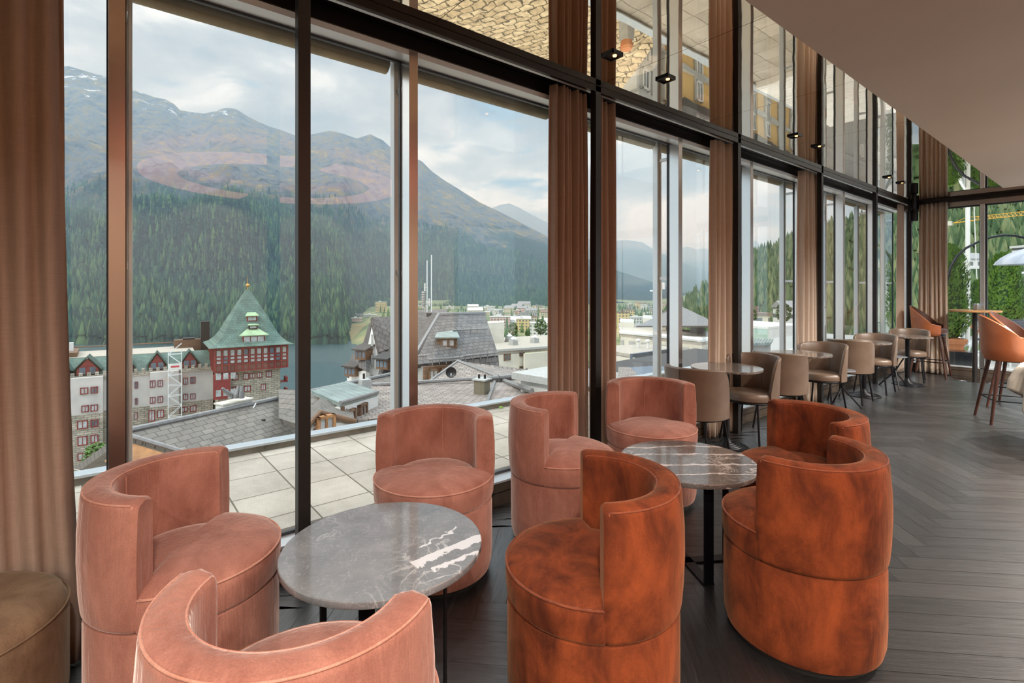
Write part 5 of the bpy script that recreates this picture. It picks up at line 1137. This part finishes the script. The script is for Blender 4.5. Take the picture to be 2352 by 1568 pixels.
# town
def winmat(name, wall):
    m, t, p = mat(name); b = N(t, 'ShaderNodeTexBrick'); uv = N(t, 'ShaderNodeUVMap'); uv.uv_map = 'UVMap'; L(t, uv.outputs[0], b.inputs['Vector']); b.offset = 0
    b.inputs['Scale'].default_value = 1; b.inputs['Brick Width'].default_value = 3.4; b.inputs['Row Height'].default_value = 3.1; b.inputs['Mortar Size'].default_value = .85; b.inputs['Mortar Smooth'].default_value = 0
    b.inputs['Color1'].default_value = (.10, .12, .14, 1); b.inputs['Color2'].default_value = (.20, .20, .19, 1); b.inputs['Mortar'].default_value = (*wall, 1); L(t, b.outputs['Color'], p.inputs['Base Color']); setp(p, None, .7); return m
WM = [winmat('town_white', (.74, .73, .70)), winmat('town_cream', (.72, .64, .47)), winmat('town_pink', (.70, .48, .42)), winmat('town_yellow', (.78, .60, .28)), winmat('town_grey', (.46, .47, .47))]
RF = [simple('town_roof_grey', (.30, .30, .30), .8), simple('town_roof_pale', (.62, .62, .60), .8), simple('town_roof_brown', (.24, .17, .13), .8)]
def townhouse(u0, u1, yt, t_, wm, rf, label, gable=False, zb=-48, grp=None, rot=0):
    a = PT(u0, yt, t_); b = PT(u1, yt, t_*(1+rot)); p_, x_, n_, ln = wallframe(a, b); Mx = fmat(p_, x_, n_); z = a.z; dp = max(7, min(16, ln*.6))
    rt = thing('town_house', label, 'building', group=grp); zg = 1.2 if not gable else 0
    o = MB().box(0, ln, -dp, 0, zb, z, Mx).build('walls', wm, rt); uvproj(o, x_, (0, 0, 1))
    if gable: MB().prism([Mx@Vector(q_) for q_ in ((-.6, .6, z-.3), (-.6, -dp-.6, z-.3), (-.6, -dp/2, z+dp*.3))], x_*(ln+1.2)).build('roof', rf, rt)
    else: MB().box(-.4, ln+.4, -dp-.4, .4, z, z+.7, Mx).build('roof', rf, rt); MB().box(ln*.3, ln*.5, -dp*.6, -dp*.4, z+.7, z+2.6, Mx).build('roof_hut', rf, rt)
    return rt
townhouse(866, 888, 694, 1000, WM[3], RF[1], 'tall narrow yellow tower block standing alone beyond the lake', rot=.01)
townhouse(798, 830, 722, 900, WM[4], RF[0], 'long dark grey building above the pink house behind the wooded point')
townhouse(804, 828, 731, 760, WM[2], RF[1], 'pink house behind the wooded point at the lake meadow')
townhouse(834, 863, 723, 900, WM[0], RF[1], 'white flat house just left of the yellow tower block')
townhouse(1219, 1290, 743, 420, WM[0], RF[1], 'white modern office with dark window strips, left of the column curtain')
townhouse(1125, 1172, 728, 560, WM[2], RF[1], 'long pink apartment block in the middle of the town')
townhouse(1186, 1216, 733, 540, WM[3], RF[1], 'small bright yellow apartment house in the middle of the town')
townhouse(1184, 1256, 709, 1050, WM[1], RF[1], 'large cream hotel at the far edge of the town below the forest')
townhouse(1113, 1157, 716, 900, WM[1], RF[1], 'cream apartment block behind the pink one')
townhouse(1420, 1446, 718, 520, WM[3], RF[2], 'yellow house right of the tall column curtain')
townhouse(1434, 1458, 712, 700, WM[3], RF[2], 'lower yellow house just behind the other, right of the tall column')
townhouse(1024, 1044, 704, 1150, WM[0], RF[1], 'white house behind the mansard roof ridge')
townhouse(960, 980, 702, 1150, WM[1], RF[1], 'pale yellow house behind the left end of the mansard roof')
townhouse(1740, 1768, 724, 150, WM[1], RF[2], 'cream villa with flat roof above the pale green building', zb=-12)
townhouse(1714, 1724, 676, 260, WM[0], RF[0], 'white chalet with dark gable roof on the hillside', True, zb=-30)
townhouse(1800, 1860, 705, 170, WM[0], RF[0], 'pale long house on the hillside behind the guide post', True, zb=-20)
townhouse(2228, 2262, 592, 190, WM[0], RF[0], 'white house with steep gable on the hillside behind the oak bar table', True, zb=9.0)
townhouse(2378, 2430, 566, 150, WM[0], RF[1], 'white house with chimneys on the hillside above the arc lamp shade', zb=10.8)
r_ = random.Random(21); plan = []
for k in range(64):
    if k < 48: u0 = r_.uniform(1060, 1270); t_ = r_.uniform(480, 1250)
    else: u0 = r_.uniform(1420, 1530); t_ = r_.uniform(500, 1400)
    w_ = r_.uniform(12, 34)/t_*F_PX*.8; top = r_.uniform(5, 15)-48+max(0, (t_-900))*.01
    plan.append((u0, w_, HZ-(top-CH)*F_PX/t_, t_, r_.choice([0, 0, 0, 1, 1, 2, 3, 4]), r_.random() < .35, r_.randrange(3), r_.uniform(-.012, .012)))
plan.sort(); seen = {}
for u0, w_, yt, t_, wm, g_, rf_, ro_ in plan:
    kd = (wm, g_, u0 < 1300); seen[kd] = seen.get(kd, 0)+1; n_ = seen[kd]
    lab = 'small %s %s-roofed house %s of the black column, %s such from left' % (['white', 'cream', 'pink', 'yellow', 'grey'][wm], 'gable' if g_ else 'flat', 'left' if u0 < 1300 else 'right', (ORD+['thirteenth', 'fourteenth', 'fifteenth', 'sixteenth', 'seventeenth', 'eighteenth', 'nineteenth', 'twentieth'])[n_-1])
    townhouse(u0, u0+w_, yt, t_, WM[wm], RF[rf_], lab, g_, grp='small town houses in the valley', rot=ro_)
# a few rounder trees
def broadtree(p, h, label):
    rt = thing('leafy_tree', label, 'tree', p); MB().tube([(0, 0, 0), (0, 0, h*.5)], [h*.04, h*.02], 7).build('trunk', M['woodbrown'], rt)
    q = MB(); r_ = random.Random(int(h*100)+int(abs(p[0])))
    for k in range(520):
        a = r_.uniform(0, 6.28); e_ = r_.uniform(-1, 1); rr = h*.3*sqrt(max(0, 1-e_*e_))*r_.uniform(.7, 1.05); c_ = Vector((rr*cos(a), rr*sin(a), h*.6+e_*h*.38)); d1 = Vector((r_.uniform(-1, 1), r_.uniform(-1, 1), r_.uniform(-.6, .6))).normalized()*h*.05; d2 = d1.cross(Vector((0, .3, 1))).normalized()*h*.05
        q.add([c_-d1, c_+d2, c_+d1, c_-d2], [(0, 1, 2, 3)])
    q.build('crown', M['leafy'], rt)
M['leafy'] = simple('leafy_green', (.10, .19, .04), .8, 0, var=.4, vs=.8)
for u_, v_, t_, h_, l_ in ((1178, 775, 200, 6.5, 'round green tree behind the gravel roof of the apartment block'), (1242, 772, 210, 8, 'tall bluish tree in front of the white office'), (1722, 748, 120, 5, 'bright green tree beside the cream villa'), (1800, 745, 150, 7, 'green tree behind the second marble table'), (222, 1092, 70, 5, 'pale yellow-green tree in front of the palace hotel at the lower left'), (1212, 776, 215, 3.5, 'small low green tree right of the round one'), (695+0, 790, 500, 14, 'green tree at the lake shore by the tower')):
    p_ = PT(u_, v_, t_); broadtree((p_.x, p_.y, p_.z-.1*h_), h_, l_)
# valley haze
hz_m = bpy.data.materials.new('valley_haze'); hz_m.use_nodes = True; t = hz_m.node_tree; t.nodes.clear(); o_ = N(t, 'ShaderNodeOutputMaterial'); vsn = N(t, 'ShaderNodeVolumeScatter'); vsn.inputs['Color'].default_value = (.52, .77, 1.0, 1); vsn.inputs['Density'].default_value = HAZE; vsn.inputs['Anisotropy'].default_value = 0; L(t, vsn.outputs[0], o_.inputs['Volume'])
if HAZE > 0:
    hb = MB().box(-6500, -170, -4000, 9500, -57.5, 1150).build('valley_haze', hz_m); tag(hb, 'thin blue haze filling the valley before the mountains', 'haze', kind='stuff')
# ================================================================ terrace beyond the end wall
st(MB().box(-5.6, 12, YE+.18, 16.2, -.3, -.02).build('deck_floor', brickm('pale_deck_boards', (.64, .61, .57), (.74, .71, .67), (.26, .25, .23), 3.0, .14, .006, .5, .7, nv=.25)))
M['terra'] = simple('terracotta', (.56, .21, .085), .75, 0, var=.15, vs=4)
def thuja(loc, h, r, label, pot=True, seed=1):
    rt = thing('potted_thuja', label, 'potted tree', loc); z0 = .50 if pot else .1; r_ = random.Random(seed); q = MB()
    if pot: MB().lathe([(.0, 0), (.20, 0), (.26, .36), (.30, .38), (.31, .47), (.28, .48), (.25, .42), (0, .42)], 36).build('pot', M['terra'], rt, smooth='auto')
    def rad(f_): return r*(.55+.45*min(1, f_/.18))*(1-.32*max(0, f_-.35)/.65)*sqrt(max(0, 1-max(0, (f_-.80)/.20)**2)+.02)
    co = MB(); prof = [(rad(k/14)*.80, z0+(h-z0)*k/14*.985) for k in range(15)]; co.lathe(prof, 20).build('inner_foliage', M['thujadark'], rt, smooth=True)
    MB().tube([(0, 0, .3), (0, 0, z0+.3)], .035, 8).build('trunk', M['woodbrown'], rt)
    for k in range(int(5200*h*r)):
        f_ = r_.random(); a = r_.uniform(0, 2*pi); lump = 1+.14*sin(a*3+f_*9+seed)+.09*sin(a*7-f_*15); rr = rad(f_)*lump*r_.uniform(.80, 1.04); c_ = Vector((rr*cos(a), rr*sin(a), z0+(h-z0)*f_))
        up = Vector((cos(a)*.5, sin(a)*.5, 1)).normalized(); tn = Vector((-sin(a), cos(a), r_.uniform(-.4, .4))); w_ = r_.uniform(.014, .026); l_ = r_.uniform(.05, .10); up = (up+tn*r_.uniform(-.5, .5)).normalized()
        q.add([c_-tn*w_*.3, c_+tn*w_+up*l_*.5, c_+up*l_, c_-tn*w_+up*l_*.5], [(0, 1, 2, 3)])
    fo = q.build('foliage', M['thuja'], rt); return rt
m, t, p = mat('thuja_green'); v = coords(t); L(t, ramp(t, noise_n(t, v, 9, 4, .7), [(.3, (.04, .11, .012)), (.55, (.12, .25, .022)), (.75, (.25, .37, .05))]), p.inputs['Base Color']); setp(p, None, .7); M['thuja'] = m
M['thujadark'] = simple('thuja_inner', (.02, .06, .01), .9, 0, var=.3)
def GP(u, t_): r0 = ray(u, HZ); return (r0.x*t_, r0.y*t_, -.02)
thuja(GP(2178, 10.7), 2.42, .34, 'slender potted thuja in a terracotta pot outside, behind the leather stool', True, 1)
thuja(GP(2306, 12.2), 2.35, .37, 'bright green thuja outside behind the oak bar table, right one', True, 2)
thuja(GP(2262, 14.5), 1.8, .40, 'lower thuja outside behind the steel mullion', True, 3)
al = thing('arc_lamp', 'outdoor arc lamp with black block base, curved black pole and grey dome shade', 'floor lamp')
bx_ = Vector(GP(2190, 10.05)); MB().box(-.30, .30, -.22, .22, -.0, .30, Matrix.Translation(bx_)@Matrix.Rotation(radians(8), 4, 'Z')).build('base_block', simple('polished_black_block', (.015, .018, .022), .12), al, bevel=.004)
T_ = 10.25; path = [(2172, 806), (2171, 760), (2170, 700), (2171, 672), (2175, 645), (2184, 612), (2198, 588), (2218, 570), (2245, 556), (2275, 545), (2305, 540), (2330, 541), (2352, 546), (2368, 556), (2376, 568)]
MB().tube([PT(u_, v_, T_+.02*k) for k, (u_, v_) in enumerate(path)], .024, 10).build('arc_pole', M['black'], al, smooth=True)
MB().tube([PT(2156, 662, T_), PT(2172, 664, T_)], .02, 6).build('arm_clamp', M['black'], al)
sc_ = PT(2362, 607, T_+.3); pr = [(.0, .34), (.06, .33), (.16, .30), (.30, .235), (.42, .15), (.50, .065), (.535, .0), (.525, -.0), (.49, .06), (.41, .14), (.29, .22), (.15, .285), (.0, .31)]
MB().lathe([(a_*1.0, b_) for a_, b_ in pr], 48, c=sc_).build('lamp_shade', simple('grey_enamel', (.34, .37, .43), .3, .1, Coat_Weight=.4), al, smooth='auto')
MB().tube([sc_+Vector((0, 0, .33)), PT(2376, 566, T_+.28)], .03, 8).build('shade_neck', M['black'], al)
for u_, t_, r0_, zt_, l_ in ((2223, 13.6, .052, 7, 'thick white flagpole outside the end window'), ):
    fp = thing('flagpole', l_, 'flagpole', GP(u_, t_)); MB().tube([(0, 0, 0), (0, 0, zt_)], r0_, 14).build('pole', M['white'], fp, smooth='auto'); MB().lathe([(.10, 0), (.10, .05), (.06, .08), (.06, .16)], 16).build('foot_clamp', M['alu'], fp); MB().lathe([(.07, 0), (.07, .05)], 16, c=(0, 0, 1.2)).build('clamp', M['alu'], fp)
a_, b_ = Vector(GP(2249, 15.4)), PT(2236, 440, 15.4); tag(MB().tube([a_, b_, b_+(b_-a_)*.6], .013, 8).build('slanted_pole', M['white']), 'thin slanted pale pole outside, right of the thick flagpole', 'pole')
# wind screens
for i, (ua, ub, ta, tb, vt, lab) in enumerate(((2204, 2222, 12.6, 14.6, 626, 'glass wind screen with white rail left of the flagpole'), (2322, 2420, 14.2, 14.0, 627, 'glass wind screen with white rail right of the bright thuja'))):
    pa, pb = Vector(GP(ua, ta)), Vector(GP(ub, tb)); zt_ = CH+(HZ-vt)/F_PX*ta; ws = thing('wind_screen', lab, 'wind screen', group='glass wind screens')
    q = MB(); 
    for k in range(3): p_ = pa.lerp(pb, k/2); q.tube([p_, Vector((p_.x, p_.y, zt_))], .03, 6)
    q.build('posts', M['alu'], ws); MB().tube([Vector((pa.x, pa.y, zt_)), Vector((pb.x, pb.y, zt_))], .035, 6).build('top_rail', M['alu'], ws)
    poly('screen', [pa, pb, Vector((pb.x, pb.y, zt_)), Vector((pa.x, pa.y, zt_))], glass('screen_glass_%d' % i, (.85, .92, .90), 1.2), .01, ws)
pa, pb = Vector(GP(2200, 12.3)), Vector(GP(2222, 14.0)); 
tag(MB().tube([pa+Vector((0, 0, .1)), pb+Vector((0, 0, .1)), Vector(GP(2260, 15.2))+Vector((0, 0, .1))], .09, 4).build('deck_kerb', M['greyw']), 'low grey kerb along the outer deck edge', 'kerb')
# folding ladder-like frame and outdoor chairs
lf = MB(); 
for (x_, y_, x2, y2) in ((2226, 805, 2252, 725), (2232, 838, 2258, 735), (2240, 812, 2262, 800)): lf.tube([PT(x_, y_, 11.2), PT(x2, y2, 11.2)], .022, 6)
tag(lf.build('folding_frame', M['alu']), 'leaning grey metal folding frame outside behind the bar table pole', 'frame')
M['rope'] = simple('dark_woven_plastic', (.11, .13, .16), .6, 0, var=.2, vs=30, bs=.3, bsc=200)
def outchair(u_, t_, rz, label):
    oc = thing('outdoor_chair', label, 'chair', GP(u_, t_), rz, 'dark outdoor chairs on the deck')
    MB().prism([(-.26, -.24, .45), (.26, -.24, .45), (.27, -.32, .90), (-.27, -.32, .90)], (0, .03, 0)).build('backrest', M['rope'], oc, bevel=.008); MB().box(-.26, .26, -.24, .26, .42, .46).build('seat', M['rope'], oc, bevel=.008)
    for sx_ in (-.25, .25):
        for sy in (-.23, .24): MB().tube([(sx_, sy, .44), (sx_, sy, 0)], .016, 8).build('leg', M['alu'], oc)
    MB().tube([(-.28, -.3, .66), (-.28, .2, .66), (-.27, .24, 0)], .016, 6).build('arm', M['alu'], oc); MB().tube([(.28, -.3, .66), (.28, .2, .66), (.27, .24, 0)], .016, 6).build('arm', M['alu'], oc)
outchair(2293, 10.6, radians(35), 'dark grey outdoor chair with broad back behind the leather stools'); outchair(2352, 9.9, radians(20), 'dark grey outdoor chair furthest right, partly cut by the edge')
ot = thing('outdoor_table', 'white-grey outdoor table between the dark chairs on the deck', 'table', GP(2325, 10.9)); MB().box(-.4, .4, -.4, .4, .68, .71).build('table_top', M['alu'], ot); 
for sx_ in (-.36, .36):
    for sy in (-.36, .36): MB().tube([(sx_, sy, .68), (sx_, sy, 0)], .02, 6).build('leg', M['alu'], ot)
# crane on the hillside
cr = thing('tower_crane', 'yellow tower crane with long lattice jib in front of the hillside', 'crane'); M['crane'] = simple('crane_yellow', (.78, .42, .06), .6)
T0, T1_ = 230, 190; q = MB(); jl, jr = PT(2190, 512, T0), PT(2420, 487, T1_); mid = PT(2238, 506, 222)
n_ = 40; hj = Vector((0, 0, 1.5))
q.tube([mid, jr], .16, 4).tube([mid+hj, jr+hj], .16, 4)
for k in range(n_): a_ = mid.lerp(jr, k/n_); b_ = mid.lerp(jr, (k+1)/n_); q.tube([a_, b_+hj] if k % 2 else [a_+hj, b_], .09, 3)
q.build('jib', M['crane'], cr); MB().tube([jl, mid], .3, 4).build('counter_jib', M['crane'], cr)
MB().tube([jl, PT(2222, 498, 224), PT(2312, 498, 210)], .10, 4).build('tie_bars', M['crane'], cr); c0 = PT(2178, 513, T0); MB().box(-1.3, 1.3, -1, 1, -1.1, .9, Matrix.Translation(c0)).build('counterweight', M['cream'], cr)
mt0 = PT(2226, 512, 223); MB().tube([mt0+Vector((0, 0, 4)), mt0+Vector((0, 0, -42))], .5, 4).build('mast', M['crane'], cr)
# ================================================================ buildings below the terrace edge, seen only in the mirrored ceiling
s1_ = thing('stone_slab_roof', 'big roof of yellowish stone slabs reflected in the mirrored ceiling', 'roof')
M['slabs'] = brickm('stone_slabs', (.40, .30, .18), (.54, .43, .28), (.10, .08, .05), .36, .27, .02, src='UV', nv=.7, vs=5, bs=1.2)
t_ = M['slabs'].node_tree; b_ = [n for n in t_.nodes if n.bl_idname == 'ShaderNodeTexBrick'][0]; sv = b_.inputs['Vector'].links[0].from_socket; nz = N(t_, 'ShaderNodeTexNoise'); nz.inputs['Scale'].default_value = 3.5; L(t_, sv, nz.inputs['Vector']); L(t_, mixc(t_, .28, sv, nz.outputs['Color'], 'ADD'), b_.inputs['Vector'])
poly('roof', [PM(930, -140, 9.5), PM(1300, -260, 9.2), PM(1560, -90, 11.0), PM(1535, 60, 14.5), PM(1420, 215, 18), PM(1290, 152, 17.5), PM(1105, 48, 15.5), PM(930, 10, 12)], M['slabs'], .3, s1_, (1, .4, 0))
MB().tube([PM(1560, 0, 12.0), PM(1495, 60, 14.6)], .09, 5).build('snow_bar', M['ridge'], s1_)
c0 = PM(1439, 50, 13.3); MB().box(-.14, .14, -.14, .14, -.5, .5, Matrix.Translation(c0)).build('chimney', M['greyw'], s1_); MB().lathe([(.15, .5), (.17, .68), (.13, .74)], 16, c=c0).build('chimney_pot', M['terra'], s1_)
def mirror_house(name, label, ua, ta, ub, tb, vtop, vbot, wallm, wins, roofm=None):
    """an upright facade placed where the ceiling mirror shows it"""
    rt = thing(name, label, 'building'); a = PM(ua, 200, ta); b = PM(ub, 200, tb); pq, xq, nq, ln = wallframe(a, b); Mx = fmat(pq, xq, nq)
    zt_ = PM((ua+ub)/2, vtop, (ta+tb)/2).z; zb_ = PM((ua+ub)/2, vbot, (ta+tb)/2).z
    MB().box(0, ln, -6, 0, zb_-6, zt_, Mx).build('wall', wallm, rt); MB().box(-.3, ln+.3, -6.3, .3, zt_-.05, zt_+.25, Mx).build('roof', roofm or M['greyw'], rt); MB().box(-.05, ln+.05, -.1, .12, zt_-1.5, zt_-1.3, Mx).build('string_course', M['greyw'], rt)
    for (fx, fz) in wins:
        x_ = fx*ln; z_ = zb_+fz*(zt_-zb_); w_ = window_part(Mx, x_-.26, x_+.26, z_-.45, z_+.38, rt, M['white'], M['glassfar'], .05); MB().box(x_-.36, x_-.27, -.02, .08, z_-.46, z_+.40, Mx).build('shutter', M['greyw'], w_); MB().box(x_-.38, x_+.38, -.02, .14, z_-.55, z_-.46, Mx).build('window_ledge', M['greyw'], w_)
    return rt
wl = [(fx, fz) for fx in (.10, .24, .38, .52, .66, .80, .93) for fz in (.02, .22, .43, .62, .84)]
mirror_house('ochre_hotel', 'ochre yellow building with white windows reflected in the mirrored ceiling', 1566, 20, 1830, 29, 314, 95, M['ochre'], wl, M['slatedark'])
mirror_house('white_annex', 'white building with small windows reflected in the mirrored ceiling, left of the ochre one', 1462, 19, 1545, 21, 244, 95, M['white'], [(.2, .3), (.5, .3), (.8, .3), (.2, .7), (.5, .7), (.8, .7)])
mirror_house('grey_shopfront', 'grey building with awnings reflected in the mirrored ceiling above the third window', 1850, 30, 2070, 40, 420, 300, M['greyw'], [(.1, .4), (.3, .4), (.5, .4), (.7, .4), (.9, .4)])
